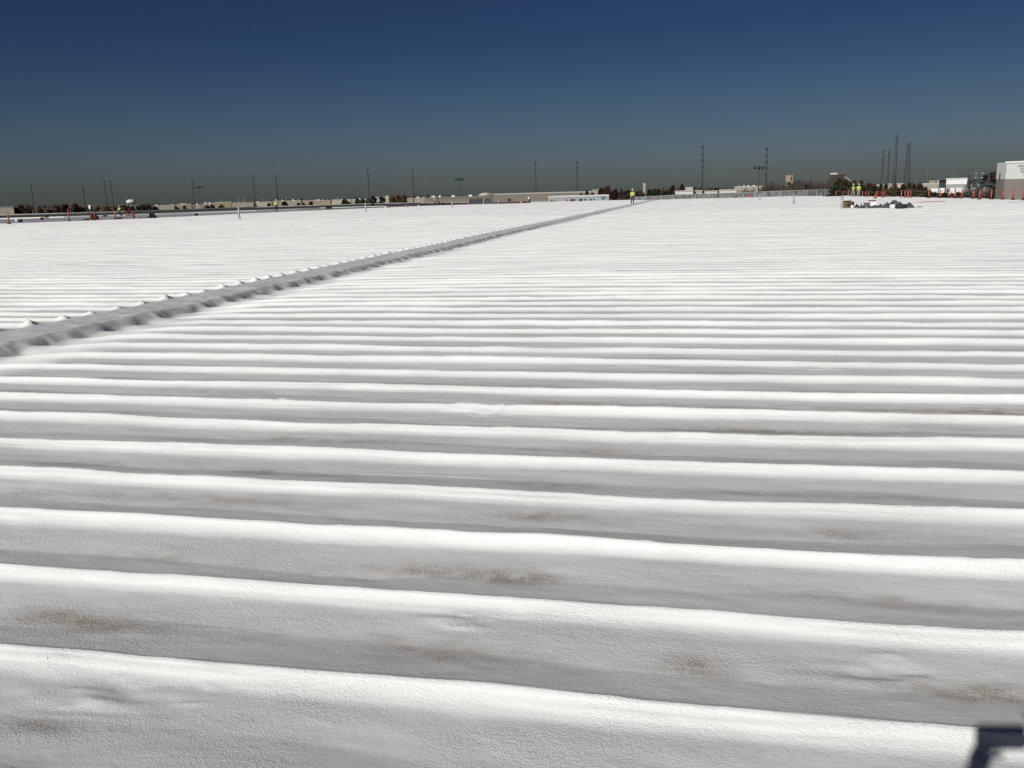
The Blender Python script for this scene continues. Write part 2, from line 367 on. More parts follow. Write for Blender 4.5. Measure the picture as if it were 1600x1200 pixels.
STAINS = [(1085, 1040, .085, .035, 1.0), (130, 966, .20, .035, .9), (60, 965, .12, .03, .5), (250, 985, .25, .03, .4), (720, 893, .28, .04, .75), (810, 905, .10, .05, .8),
 (620, 890, .2, .03, .5), (265, 872, .12, .035, .6), (1425, 945, .25, .035, .7), (1320, 832, .12, .035, .95), (1180, 826, .3, .03, .4), (870, 806, .22, .03, .6),
 (1310, 776, .30, .03, .75), (1150, 771, .16, .03, .65), (870, 757, .20, .04, .9), (920, 702, .28, .035, .8), (375, 782, .30, .03, .75),
 (170, 776, .25, .03, .5), (40, 770, .15, .03, .5), (120, 727, .22, .04, .95), (400, 737, .12, .03, .7), (520, 742, .2, .03, .6), (1180, 672, .22, .04, .9),
 (1330, 675, .4, .03, .5), (550, 688, .5, .035, .8), (450, 686, .2, .03, .5), (880, 627, .3, .035, .9), (1050, 632, .5, .035, .6), (350, 613, .4, .04, .6),
 (1500, 1085, .28, .05, .6), (1560, 1080, .15, .04, .5), (740, 1024, .22, .05, .55), (620, 1005, .12, .03, .5), (80, 1137, .07, .02, .9), (45, 1140, .05, .02, .5),
 (1480, 640, .5, .035, .8), (1560, 645, .3, .035, .7), (1390, 640, .3, .03, .6), (1090, 562, .5, .04, .5), (560, 655, .3, .03, .4), (1200, 925, .25, .03, .35),
 (1550, 672, .4, .03, .5), (520, 1180, .2, .03, .35), (580, 560, .5, .04, .55), (830, 806, .15, .03, .5), (1520, 840, .3, .03, .3)]
STW = [(on_roof(px, py), rx, ry, a) for px, py, rx, ry, a in STAINS]
def roof_grime(X, Y):
    dY = .034*vn(X/2.6, Y/1.3, 1)
    s = np.mod((Y+dY-np.where(X < (XS0+XS1)/2, Y0L, Y0R))/SP, 1.0)
    pan = sstep(.02, .14, s)*(1-sstep(.80, .90, s))
    return np.clip(pan*(.72+.5*vn(X/1.7, Y/.5, 51)+.25*vn(X/.4, Y/.22, 52)), 0, 1)
def roof_dirt(X, Y):
    dY = .034*vn(X/2.6, Y/1.3, 1)
    s = np.mod((Y+dY-Y0R)/SP, 1.0)
    low = np.exp(-((s-.30)/.16)**2)
    g = np.clip(vn(X/1.1, Y/.5, 21)*.8+vn(X/.35, Y/.2, 22)*.45-.35, 0, 1)*low*.65*(1-sstep(12, 40, Y))*(Y > 0)
    for p, rx, ry, a in STW:
        q = ((X-p.x)/(rx*1.25))**2+((Y-p.y)/(ry*1.9))**2
        msk = q < 7
        if msk.any():
            wv = 1+.55*vn(X[msk]/.13, Y[msk]/.07, 23)
            g[msk] += a*.68*np.exp(-q[msk]*wv)
    # dirt caught along the foot of the strip
    g += .35*np.exp(-((X-(XS1+.2))/.10)**2)*np.clip(vn(X/.2, Y/.2, 24)+.1, 0, 1)*(Y > 5)
    return np.clip(g, 0, 1)

# outline of the white coating, from its corners on the roof plane
EDGE_L = [on_roof(*p) for p in ((0, 350), (100, 346.5), (200, 343), (300, 338.2), (400, 333.2), (500, 329), (600, 324.5), (700, 320.8), (800, 317.6), (850, 315.6))]
EDGE_F = [on_roof(*p) for p in ((920, 314), (1000, 312.2), (1100, 309.8), (1200, 307.4), (1300, 306.2))]
EDGE_R = [on_roof(*p) for p in ((1300, 306.2), (1400, 308.2), (1500, 310.2), (1600, 313))]
XR_MAX = 28.6
FAR_Y = max(p.y for p in EDGE_L+EDGE_F)
def xl_of(Y):
    ys = [EDGE_L[0].y-60]+[p.y for p in EDGE_L]; xs = [EDGE_L[0].x-8]+[p.x for p in EDGE_L]
    o = np.argsort(ys); return np.interp(Y, np.array(ys)[o], np.array(xs)[o])
def xr_of(Y):
    ps = EDGE_R[::-1][1:]+EDGE_F[::-1]
    ys = np.array([p.y for p in EDGE_R]+[p.y for p in EDGE_F]); xs = np.array([p.x for p in EDGE_R]+[p.x for p in EDGE_F])
    o = np.argsort(ys); r = np.interp(Y, ys[o], xs[o]); return np.minimum(r, XR_MAX)
def axis(lo, hi, dlo, dhi, step, extra=()):
    pts = list(np.arange(dlo, dhi, step))
    x, s = dlo, step
    while x > lo: s *= 1.35; x -= s; pts.append(max(x, lo))
    x, s = dhi, step
    while x < hi: pts.append(x); s *= 1.35; x += s
    pts.append(hi)
    for a, b, st in extra:
        if st < step: pts = [p for p in pts if not a <= p <= b]+list(np.arange(a, b+1e-6, st))
    pts = np.unique(np.round(pts, 4)); return pts
XLO, XHI = -84.0, XR_MAX
y_p = [Y0R+SP*(k-.4) for k in (-22, -2, 8, 24, 72)]+[FAR_Y]
FINE = (XS0-.5, XS1+1.2)
BANDS = [(y_p[0], y_p[1], .06, -4, 4, .25, .05, 0), (y_p[1], y_p[2], .0105, -6.6, 3.0, .028, .028, 1), (y_p[2], y_p[3], .0165, -15.5, 6.8, .06, .035, 1),
         (y_p[3], y_p[4], .034, -43, 17.5, .16, .05, .6), (y_p[4], y_p[4]+42*SP, .030, -84, 28.6, .50, .12, 0), (y_p[4]+42*SP, y_p[5], .036, -84, 28.6, .75, .16, 0)]
V, Fq, D, GM_ = [], [], [], []; base = 0
for ya, yb, dy, dlo, dhi, dx, dxs, fine in BANDS:
    xs = axis(XLO, XHI, max(dlo, XLO), min(dhi, XHI), dx, ((FINE[0], FINE[1], dxs),))
    ys = np.linspace(ya, yb, max(2, int(round((yb-ya)/dy))+1))
    X, Y = np.meshgrid(xs, ys)
    X0 = X.copy(); lo = xl_of(Y); hi = xr_of(Y)
    X = np.minimum(np.maximum(X, lo), np.maximum(hi, lo))
    Z = roof_z(Y)+roof_height(X, Y, fine)
    n, mm = X.shape
    V.append(np.stack([X, Y, Z], -1).reshape(-1, 3)); D.append(roof_dirt(X, Y).reshape(-1) if yb < 60 else np.zeros(n*mm))
    GM_.append(roof_grime(X, Y).reshape(-1))
    i = np.arange((n-1)*mm).reshape(n-1, mm)[:, :-1]
    ok = (np.abs(X[:-1, 1:]-X[:-1, :-1]) + np.abs(X[1:, 1:]-X[1:, :-1])) > 1e-6
    q = np.stack([i, i+1, i+1+mm, i+mm], -1)[ok]
    Fq.append(q+base); base += n*mm
V = np.concatenate(V).astype(np.float32); Fq = np.concatenate(Fq).astype(np.int32); D = np.concatenate(D).astype(np.float32)
me = bpy.data.meshes.new('white_roof')
me.vertices.add(len(V)); me.vertices.foreach_set('co', V.ravel())
me.loops.add(Fq.size); me.loops.foreach_set('vertex_index', Fq.ravel())
me.polygons.add(len(Fq)); me.polygons.foreach_set('loop_start', np.arange(0, Fq.size, 4, dtype=np.int32))
me.polygons.foreach_set('loop_total', np.full(len(Fq), 4, np.int32)); me.polygons.foreach_set('use_smooth', np.ones(len(Fq), bool))
me.update(calc_edges=True); a_ = me.attributes.new('dirt', 'FLOAT', 'POINT'); a_.data.foreach_set('value', D)
GM_ = np.concatenate(GM_).astype(np.float32); a_ = me.attributes.new('grime', 'FLOAT', 'POINT'); a_.data.foreach_set('value', GM_)
edge_n = .06*vn(V[:, 0]*0, V[:, 1]/.4, 41); G_ = (sstep(XS0-.12, XS0+.10, V[:, 0]+edge_n)*(1-sstep(XS1+.05, XS1+.45, V[:, 0]+edge_n*2))).astype(np.float32)
a_ = me.attributes.new('strip_shade', 'FLOAT', 'POINT'); a_.data.foreach_set('value', G_)
me.materials.append(MT['roof'])
HALL = thing('warehouse', 'huge low warehouse whose white coated ribbed metal roof fills the foreground', 'warehouse', (0, 0, 0))
WR = bpy.data.objects.new('white_roof', me); COL.objects.link(WR); WR.parent = HALL
WR['label'] = 'white coated ribbed roof with a gray filled strip across the ribs'
del V, Fq, D
def hgt(x, y):
    return float(roof_z(y)+roof_height(np.array([[float(x)]]), np.array([[float(y)]]), 0)[0, 0])

# roof areas beyond the white coating (not coated yet), each a sheet with real thickness
PLATEAU_Y = 150.0
def z_back(y): return ROOF0 - SLOPE*min(y, PLATEAU_Y)
def on_back(px, py):
    r = ray(px, py); t = -1.5/(r.z+SLOPE*r.y); p = Vector((0, 0, EYE))+r*t
    if p.y > PLATEAU_Y:
        t = (z_back(999)-EYE)/r.z; p = Vector((0, 0, EYE))+r*t
    return p
def sheet(name, pix_near, pix_far, material, dz, parent=HALL):
    a = [on_back(*p) for p in pix_near]; b = [on_back(*p) for p in pix_far]
    n = len(a); vs = []; fs = []
    rows = 24
    for r in range(rows+1):
        k = r/rows
        for i in range(n):
            x = a[i].x+(b[i].x-a[i].x)*k; y = a[i].y+(b[i].y-a[i].y)*k
            vs.append((x, y, z_back(y)+dz))
    for r in range(rows):
        for i in range(n-1): fs.append((r*n+i, r*n+i+1, (r+1)*n+i+1, (r+1)*n+i))
    top = len(vs)
    mb = MB(); mb.add(vs, fs)
    # rim skirts
    per = [i for i in range(n)]+[r*n+n-1 for r in range(1, rows+1)]+[rows*n+i for i in range(n-2, -1, -1)]+[r*n for r in range(rows-1, 0, -1)]
    lo = [(vs[i][0], vs[i][1], vs[i][2]-.25) for i in per]; hi = [vs[i] for i in per]; q = len(per)
    mb.add(hi+lo, [(i, (i+1) % q, (i+1) % q+q, i+q) for i in range(q)])
    return mb.build(name, material, parent)
XSM = [-60, 0, 100, 200, 300, 400, 500, 600, 700, 800, 860]
def curve(pts):
    xs = [p[0] for p in pts]; ys = [p[1] for p in pts]
    return [(x, float(np.interp(x, xs, ys)) if x >= xs[0] else ys[0]+(x-xs[0])*(ys[1]-ys[0])/(xs[1]-xs[0])) for x in XSM]
E_NEAR = curve([(0, 350), (100, 346.5), (200, 343), (300, 338.2), (400, 333.2), (500, 329), (600, 324.5), (700, 320.8), (800, 317.6), (860, 315.4)])
E_MID = curve([(0, 341.8), (100, 339), (200, 335.8), (300, 332.4), (400, 329), (500, 325.3), (600, 322.4), (700, 319.6), (800, 317), (860, 315)])
E_FAR2 = curve([(0, 335.6), (100, 333), (200, 330), (300, 326.6), (400, 323.2), (500, 320.4), (600, 317.4), (700, 316.2), (800, 315.4), (860, 314.4)])
sheet('gray_roof', E_NEAR, E_MID, 'primer', -.10)
sheet('gravel_roof', E_MID, E_FAR2, 'gravel', -.16)
def strip_line(name, pix, width, height, material, dz=0.0):
    """a low upstand (coping) following a line across the roof"""
    ps = [on_back(*p) for p in pix]; mb = MB()
    for a, b in zip(ps[:-1], ps[1:]):
        d = (b-a); d.z = 0; nrm = Vector((-d.y, d.x, 0)).normalized()*width
        za, zb = z_back(a.y)+dz, z_back(b.y)+dz
        mb.add([(a.x, a.y, za-.3), (b.x, b.y, zb-.3), (b.x+nrm.x, b.y+nrm.y, zb-.3), (a.x+nrm.x, a.y+nrm.y, za-.3),
                (a.x, a.y, za+height), (b.x, b.y, zb+height), (b.x+nrm.x, b.y+nrm.y, zb+height), (a.x+nrm.x, a.y+nrm.y, za+height)],
               [(0, 1, 5, 4), (1, 2, 6, 5), (2, 3, 7, 6), (3, 0, 4, 7), (4, 5, 6, 7)])
    return mb.build(name, material, HALL)
strip_line('edge_flashing', E_MID[:8], .9, .10, 'white')
strip_line('roof_coping', E_FAR2, .5, .07, 'coping')
# slate membrane patch behind the white edge
def sheet2(name, near, far, material, dz):
    global XSM
    return sheet(name, near, far, material, dz)
sheet('membrane_roof', [(470, 326.5), (520, 325.2), (560, 324.2), (600, 322.6), (655, 321.0)], [(500, 324.2), (535, 322.2), (570, 320.6), (600, 319.0), (655, 316.4)], 'slate', -.02)
# outer walls of the warehouse
ring = [Vector((XHI+.05, -11, 0)), Vector((XHI+.05, EDGE_R[-1].y, 0))]+[Vector((p.x+.15, p.y+.15, 0)) for p in EDGE_R[::-1]+EDGE_F[::-1][1:]]
ring += [Vector((p.x, p.y, 0)) for p in [on_back(*q) for q in E_FAR2[::-1]]]
ring += [Vector((-125, 60, 0)), Vector((-125, -11, 0))]
mb = MB(); q = len(ring); vs = [(p.x, p.y, 0) for p in ring]+[(p.x, p.y, z_back(p.y)-.28) for p in ring]
mb.add(vs, [(i, (i+1) % q, (i+1) % q+q, i+q) for i in range(q)]); mb.build('wall', 'concrete', HALL)
# white metal edge trim along the right rim
mb = MB()
for a, b in zip(EDGE_R[::-1][:-1], EDGE_R[::-1][1:]):
    d = (b-a); ln = math.hypot(d.x, d.y); c = (a+b)/2
    mb.box((c.x+.10, c.y, roof_z(c.y)-.02), (ln, .18, .16), math.atan2(d.y, d.x))
mb.build('edge_trim', 'white', HALL)

# ------------------------------------------------------------------ ground
mb = MB(); N = 64
rad = [0, 150, 400, 1000, 2500, 6000, 12000]
vs = [(0, 0, 0)]; fs = []
for k, r in enumerate(rad[1:]):
    for i in range(N): t = 2*math.pi*i/N; vs.append((r*math.cos(t), r*math.sin(t), 0))
for i in range(N): fs.append((0, 1+i, 1+(i+1) % N))
for k in range(len(rad)-2):
    for i in range(N): a = 1+k*N+i; b = 1+k*N+(i+1) % N; fs.append((a, a+N, b+N, b))
mb.add(vs, fs); tag(mb.build('ground', 'ground'), kind='structure')
mb = MB(); mb.slab([(32, -200), (58, -200), (58, 420), (32, 420)], 0.004, 0.03); tag(mb.build('road', 'asphalt'), kind='structure')

# ------------------------------------------------------------------ buildings beyond the roof
def building(name, label, cat, px0, px1, ytop, d, depth, wall='cream', roof='whiteroof', group=None, parapet=.5, doors=0, door_mat='darkopen', turn=0.0,
             strip=None, units=0, seed=0, doorw=.5, doorh=.45):
    """box building: local -Y side looks at the camera, seen between photo columns px0..px1, d metres away, standing on the ground"""
    a = at(px0, ytop, d); b = at(px1, ytop, d); H = at((px0+px1)/2, ytop, d).z
    mid = (a+b)/2; W = (Vector((b.x, b.y, 0))-Vector((a.x, a.y, 0))).length
    rz = math.atan2(b.y-a.y, b.x-a.x)+turn
    t = thing(name, label, cat, (mid.x, mid.y, 0), rz, group)
    MB().box((0, depth/2, (H-parapet)/2), (W, depth, H-parapet)).build('wall', wall, t)
    r = MB(); z0 = H-parapet
    r.box((0, depth/2, z0+.06), (W-.3, depth-.3, .12))
    for c, s in (((0, .06), (W+.24, .36)), ((0, depth-.06), (W+.24, .36)), ((-W/2, depth/2), (.30, depth-.5)), ((W/2, depth/2), (.30, depth-.5))):
        r.box((c[0], c[1], z0+parapet/2), (s[0], s[1], parapet))
    r.build('roof', roof, t)
    rnd = random.Random(seed*7+int(px0))
    for k in range(doors):
        x = -W/2+W*(k+.5)/doors
        dw, dh = W/doors*doorw, H*doorh
        MB().box((x, -.03, H*.5+dh*.0), (dw, .12, dh)).build('window', door_mat, t)
    if strip:
        MB().box((0, -.05, H*strip[1]), (W*.998, .14, H*strip[2])).build('wall_band', strip[0], t)
    for k in range(units):
        x = rnd.uniform(-W*.45, W*.45); y = rnd.uniform(depth*.1, depth*.8)
        u = MB().box((x, y, H+.2), (rnd.uniform(.7, 1.5), 1.2, rnd.uniform(.5, .9)))
        u.build('rooftop_unit', rnd.choice(['white', 'galv', 'white']), t)
    return t, W, H

# far left and the strip of town behind the left part of the roof
building('storage_building', 'cream flat building cut off by the left border, behind the dark old roof', 'building', -40, 21, 323.6, 380, 30, 'cream', 'whiteroof', parapet=.3, doors=7, door_mat='redpaint', doorw=.3, doorh=.3)
TOWN = [
 (239, 272, 320.6, 560, 'pale', 2, 'wide pale low building just right of the white water tower'),
 (273, 299, 319.4, 600, 'beige', 3, 'tan low building left of the first utility pole beside the lamp mast'),
 (301, 317, 319.6, 540, 'pale', 1, 'short pale building at the foot of the small triple lamp mast'),
 (318, 334, 318.0, 590, 'cream', 2, 'cream low building between the small lamp mast and the blank beige block'),
 (335, 361, 315.8, 470, 'beige', 0, 'blank beige box building standing taller than its neighbours on the left skyline'),
 (362, 396, 317.0, 610, 'pale', 3, 'pale long low building right of the blank beige block'),
 (398, 424, 315.4, 640, 'cream', 2, 'cream low building behind the dark pole left of the worker in yellow'),
 (426, 470, 313.6, 620, 'pale', 4, 'long pale building behind the worker in yellow on the left roof edge'),
 (472, 516, 313.0, 660, 'beige', 4, 'long tan building right of the worker in yellow on the left roof edge'),
 (518, 548, 311.6, 640, 'cream', 2, 'cream building behind the rounded brown bush on the left skyline'),
 (549, 572, 311.0, 600, 'pale', 1, 'pale building left of the tall pole in the left middle'),
 (586, 608, 307.6, 560, 'cream', 1, 'small cream building left of the orange autumn hedge'),
 (636, 672, 309.4, 520, 'pale', 2, 'pale low building right of the orange autumn hedge'),
]
for i, (a, b, y, d, wl, un, lab) in enumerate(TOWN):
    building('low_building', lab, 'building', a, b, y, d, 40, wl, 'whiteroof', 'low buildings along the left skyline', parapet=.4, units=un, seed=i, doors=3 if i % 3 == 1 else 0, doorw=.25, doorh=.2)

# middle: tan warehouses
t, W_, H_ = building('tan_warehouse', 'long plain tan warehouse with a pale roof edge behind the single worker', 'warehouse', 772, 930, 300.6, 310, 70, 'tan', 'whiteroof', parapet=.45, turn=R(5.5), doors=0)
for x in (-.35, .1, .31): MB().box((W_*x, -.04, H_-2.2), (1.1, .12, .7)).build('vent_grille', 'darkopen', t)
building('tan_warehouse', 'lower tan warehouse left of the long one, behind the dark gray container', 'warehouse', 664, 790, 307.2, 330, 60, 'tan', 'grayroof', parapet=.4, turn=R(2), units=5, seed=5)
# hangar with the curved roof
p = at(758, 305, 560); t = thing('hangar', 'pale hangar with a curved roof on the skyline above the dark container', 'hangar', (p.x, p.y, 0), face_cam(p))
k = 560/F_PX; zb = at(758, 305.6, 560).z; zt = at(758, 301.2, 560).z
MB().box((0, 15, zb/2), (20*k, 30, zb)).build('wall', 'pale', t)
MB().prism([(-10*k, zb)]+[(-10*k*math.cos(math.pi*i/12), zb+.02+(zt-zb)*math.sin(math.pi*i/12)) for i in range(13)]+[(10*k, zb)], -.4, 30.4).build('curved_roof', 'cream', t, True)
building('roofed_shed', 'low shed with a pale roof beside the curved hangar', 'shed', 769, 792, 302.9, 520, 30, 'brick', 'cream', parapet=1.0)
# white long building with the blue swoosh
t, W_, H_ = building('white_depot', 'long low bluish white depot with a blue mark near its right end', 'building', 857, 951, 305.5, 235, 14, 'bluewhite', 'whitewall', parapet=.35, turn=R(-1.3))
s = MB()
def L(fx): return -W_/2+W_*fx
pts = [(L(.86), H_-.62), (L(.945), H_-.42), (L(.94), H_-.66), (L(.915), H_-.74), (L(.885), H_-1.65), (L(.872), H_-1.65), (L(.893), H_-.80)]
s.prism(pts, -.09, .02); s.build('logo_mark', 'bluemark', t)
s = MB().prism([(L(.905), H_-.95), (L(.965), H_-.72), (L(.965), H_-.82), (L(.903), H_-1.08)], -.09, .02); s.build('logo_mark', 'bluemark', t)
for fx, w_ in ((.05, .35), (.11, .2), (.305, .3), (.37, .5), (.39, .5), (.43, .5), (.515, .25), (.56, .3), (.61, .5), (.70, .4), (.75, .25)):
    MB().box((L(fx), -.05, H_-1.15), (w_, .12, .55)).build('window', 'glass', t)
MB().box((L(.07), -.06, H_-1.45), (1.0, .12, .35)).build('window', 'bluepaint', t)
building('pale_annex', 'small pale annex half hidden left of the dark red trees', 'building', 926, 938, 296.0, 340, 14, 'pale', 'cream', parapet=.3)
# right of the centre
t, W_, H_ = building('white_office', 'white flat building with a stepped roof right of the red pointed tree', 'building', 1055, 1083, 297.6, 255, 16, 'whitewall', 'whiteroof', parapet=.3)
MB().box((W_*.28, 4.2, H_+.35), (W_*.42, 7, 1.1)).build('penthouse', 'cream', t)
for k in range(4): MB().box((-W_*.42+k*.75, -.05, H_-1.05), (.55, .12, .35)).build('sign_letter', 'graymark', t)
building('cream_shop', 'narrow cream building between the white stepped one and the tall pole', 'building', 1084, 1097, 297.2, 262, 14, 'cream', 'whiteroof', parapet=.3, doors=2, door_mat='beige', doorw=.4, doorh=.12)
building('white_store', 'white building just right of the tall pole in the right middle', 'building', 1101, 1121, 298.0, 270, 15, 'whitewall', 'whiteroof', parapet=.3)
building('white_store', 'white building with a pale roof left of the bare trees', 'building', 1124, 1158, 295.8, 280, 15, 'whitewall', 'whiteroof', parapet=.4)
building('far_roof', 'far long pale building behind the bare trees under the triple lamp mast', 'building', 1148, 1193, 290.8, 620, 50, 'pale', 'whiteroof', parapet=.8, units=4, seed=9)
t, W_, H_ = building('lift_tower', 'beige square tower block rising from the bare trees', 'tower', 1228, 1239, 273.6, 360, 4, 'beige', 'beige', parapet=.25)
MB().box((W_*.30, -.04, H_-1.3), (.5, .1, 1.3)).build('window', 'darkopen', t)
t, W_, H_ = building('brick_building', 'brown brick building with a cream capped corner above the dark bushes', 'building', 1297, 1320, 272.8, 300, 12, 'brick', 'brick', parapet=.3, doors=4, door_mat='glass', doorw=.35, doorh=.18)
MB().box((-W_*.24, 2.5, H_+.25), (W_*.5, 5, .7)).build('roof_cap', 'cream', t)
MB().prism([(W_/2, H_-.5), (W_/2+1.9, H_-1.9), (W_/2+1.9, H_-2.2), (W_/2, H_-.8)], 0, 10).build('lean_to_roof', 'graymark', t)
for px0, px1, y, lab in ((1370, 1378, 288.2, 'tiny cream house behind the dark conifers'), (1381, 1385, 287.6, 'narrow bluish white house between the two conifers'), (1387, 1395, 286.8, 'small tan house right of the conifers'), (1402, 1413, 286.2, 'pale house with a light roof left of the orange post cluster')):
    t, W_, H_ = building('small_house', lab, 'house', px0, px1, y, 330, 8, 'cream' if 'tan' not in lab else 'beige', 'whiteroof', 'small houses behind the bushes', parapet=.25)
building('pale_factory', 'long pale building behind the bushes right of the tall lattice mast', 'factory', 1441, 1478, 286.0, 340, 30, 'pale', 'whiteroof', parapet=.6)
t, W_, H_ = building('white_factory', 'white factory with a bright band over gray walls left of the substation', 'factory', 1479, 1512, 278.2, 250, 30, 'lightgray', 'whitewall', parapet=.35, turn=R(4), strip=('white', .925, .115))
for k in range(5): MB().box((-W_*.4+k*W_*.2, -.05, H_*.74), (W_*.1, .1, H_*.06)).build('window', 'darkopen', t)
building('far_block', 'far tan block left of the white factory', 'building', 1452, 1462, 281.8, 600, 20, 'beige', 'beige', parapet=.4)
building('far_block', 'far pale block touching the white factory', 'building', 1464, 1478, 281.0, 560, 20, 'pale', 'whiteroof', parapet=.4)
for i, (a, b, y) in enumerate(((1455, 1466, 294.6), (1468, 1476, 294.0), (1485, 1492, 293.6), (1494, 1504, 293.2))):
    p0 = at(a, y, 175); p1 = at(b, y, 175); mid = (p0+p1)/2; Wt = (p1-p0).length
    t = thing('box_trailer', ['first white box trailer from the left behind the orange posts', 'second white box trailer from the left behind the orange posts', 'third white box trailer from the left behind the orange posts', 'white box trailer nearest the substation steelwork'][i], 'trailer', (mid.x, mid.y, 0), math.atan2(p1.y-p0.y, p1.x-p0.x), 'white trailers behind the orange posts')
    top = mid.z
    MB().box((0, 5, top/2+.65), (Wt, 10, top-1.3)).build('cargo_box', 'white', t)
    MB().box((0, 5, 1.1), (Wt*.8, 9.6, .3)).build('chassis', 'steel', t)
    for x in (-Wt*.38, Wt*.38):
        for y_ in (1.4, 2.7): MB().tube((x-.12, y_, .5), (x+.12, y_, .5), .5, n=14).build('wheel', 'rubber', t)
    MB().box((0, -.02, .95), (Wt*.95, .08, .35)).build('bumper', 'bluepaint', t)
# white and taupe building cut by the right border
D_ = 150.0
a = at(1558, 260, D_-4.2); c_ = at(1572, 253.8, D_-6); e_ = at(1660, 249.2, D_-8)
t = thing('white_hall', 'big white hall on a taupe base cut off by the right border', 'building', (c_.x, c_.y, 0), math.atan2(e_.y-c_.y, e_.x-c_.x))
ux = Vector((math.cos(t.rotation_euler.z), math.sin(t.rotation_euler.z), 0)); uy = Vector((-ux.y, ux.x, 0))
def loc2(p): q = p-Vector((c_.x, c_.y, 0)); return (q.dot(ux), q.dot(uy))
la = loc2(a); le = loc2(e_); H_ = c_.z; zb = at(1580, 279.8, D_-7).z
foot = [(0, 0), (le[0], 0), (le[0], 26), (la[0]+1.2, 26), la]
MB().slab(foot, zb, H_).build('upper_wall', 'whitewall', t)
MB().slab([(.0, .0), (le[0]-.1, .05), (le[0]-.1, 25.9), (la[0]+1.3, 25.9), (la[0]+.05, la[1]+.02)], .0, zb-.004).build('lower_wall', 'taupe', t)
MB().slab([(-.05, -.12), (le[0]+.1, -.12), (le[0]+.1, .0), (-.02, .0)], H_-.12, H_+.12).build('roof_edge', 'white', t)
MB().slab([(-.06, -.10), (.10, -.10), (.10, -.004), (-.06, -.004)], zb, H_-.13).build('corner_trim', 'lightgray', t)
u_ = lambda px: loc2(at(px, 265, D_-8))[0]
kz = (D_-8)/F_PX
for x0, x1, y in ((1584.5, 1600, 258.6), (1588, 1602, 263.4), (1589.5, 1606, 268.0), (1595, 1612, 272.8)):
    z = at((x0+x1)/2, y, D_-8).z; xa, xb = u_(x0), u_(x1)
    mb = MB(); n = 8; rr = .15
    out_ = [(xa+rr+rr*math.cos(math.pi*.5+math.pi*i/n), z+rr*math.sin(math.pi*.5+math.pi*i/n)) for i in range(n+1)]+[(xb, z-rr*.8), (xb, z+rr*.8)]
    mb.prism(out_, -.06, .02); mb.build('sign_bar', 'graymark', t)
MB().box((la[0]*.55, la[1]*.55-.08, zb+.45), (.16, .14, .8)).build('downpipe', 'steel', t)
MB().box((6, -.06, zb*.62), (1.4, .10, 2.0)).build('door', 'graymark', t)

# ------------------------------------------------------------------ water tower and silo
p = at(204.5, 316, 900); k = 900/F_PX
t = thing('water_tower', 'white water tower with a domed tank on legs on the left skyline', 'water tower', (p.x, p.y, 0), face_cam(p))
zt = at(204, 311.4, 900).z; zb = at(204, 317.6, 900).z; r = 6.4*k
MB().lathe([(r*.5, zb-.4), (r*.9, zb+.2), (r, zb+1.2), (r, zt-2.4), (r*.86, zt-1.1), (r*.55, zt-.3), (.05, zt)], 24).build('tank', 'whitewall', t, True)
for i in range(6):
    an = math.pi*2*(i+.5)/6; MB().tube((r*.86*math.cos(an), r*.86*math.sin(an), 0), (r*.80*math.cos(an), r*.80*math.sin(an), zb+.6), .26, .24, 8).build('leg', 'pale', t)
MB().tube((0, 0, 0), (0, 0, zb-.3), .7, n=12).build('riser_pipe', 'whitewall', t)
p = at(1006.7, 290, 420); k = 420/F_PX
t = thing('silo', 'slim white silo standing among the dark trees right of the single worker', 'silo', (p.x, p.y, 0))
zt = at(1006.7, 285.8, 420).z
MB().lathe([(1.9*k*.98, 0), (1.9*k*.98, zt-.6), (1.9*k*.8, zt-.15), (.1, zt)], 18).build('shell', 'cream', t, True)
MB().tube((2.2*k, 0, 0), (2.2*k, 0, zt-.2), .12, n=6).build('ladder', 'galv', t)

# ------------------------------------------------------------------ poles, masts, pylons
def utility_pole(label, px, ytop, d, arms=3, side=-1, rad=.24, group='steel utility poles on the skyline', mt='steel'):
    p = at(px, ytop, d); H = p.z; bx = p
    t = thing('utility_pole', label, 'utility pole', (p.x, p.y, 0), face_cam(p), group)
    MB().tube((0, 0, 0), (0, 0, H), rad*1.25, rad*.6, 8).build('pole', mt, t, True)
    for i in range(arms):
        z = H*(.97-.085*i) if H > 0 else 0
        m_ = MB(); s = side*(1 if i % 2 == 0 else -1)
        m_.tube((0, 0, z), (s*.62, 0, z+.15), .06, .04, 6); m_.lathe([(.07, -.1), (.10, .1), (.08, .3), (.04, .42)], 8, (s*.6, 0, z+.1))
        m_.lathe([(rad*1.15, -.45), (rad*1.3, 0), (rad*1.15, .45)], 8, (0, 0, z))
        m_.build('insulator_arm', mt, t)
    return t
POLES = [
 (47.5, 286.5, 470, 4, 'dark pole at the far left, alone between two red brown trees'),
 (128.5, 290, 430, 5, 'thick dark pole with several crossarms right of the wide red brown tree'),
 (162.3, 280.5, 470, 4, 'left pole of the close pair left of the water tower'),
 (172, 282, 480, 4, 'right pole of the close pair left of the water tower'),
 (299.5, 279, 450, 4, 'dark pole just left of the small triple lamp mast'),
 (394.8, 272.5, 440, 4, 'dark pole standing left of the yellow jacketed worker'),
 (430.5, 272.5, 450, 4, 'dark pole rising right behind the yellow jacketed worker'),
 (574, 262.5, 400, 4, 'tall dark pole in the left middle above the dark round trees'),
 (644, 263, 420, 4, 'tall dark pole right of the orange autumn hedge'),
 (836.3, 252.8, 390, 4, 'left one of the two tall poles in front of the long tan warehouse'),
 (901.3, 251.8, 385, 4, 'right one of the two tall poles, rising behind the white depot'),
 (1098.3, 226.5, 300, 5, 'tallest dark pole right of the centre beside the white buildings'),
 (1198.7, 230, 300, 5, 'tall dark pole just right of the large triple lamp mast'),
]
for px, y, d, n, lab in POLES: utility_pole(lab, px, y, d, n)
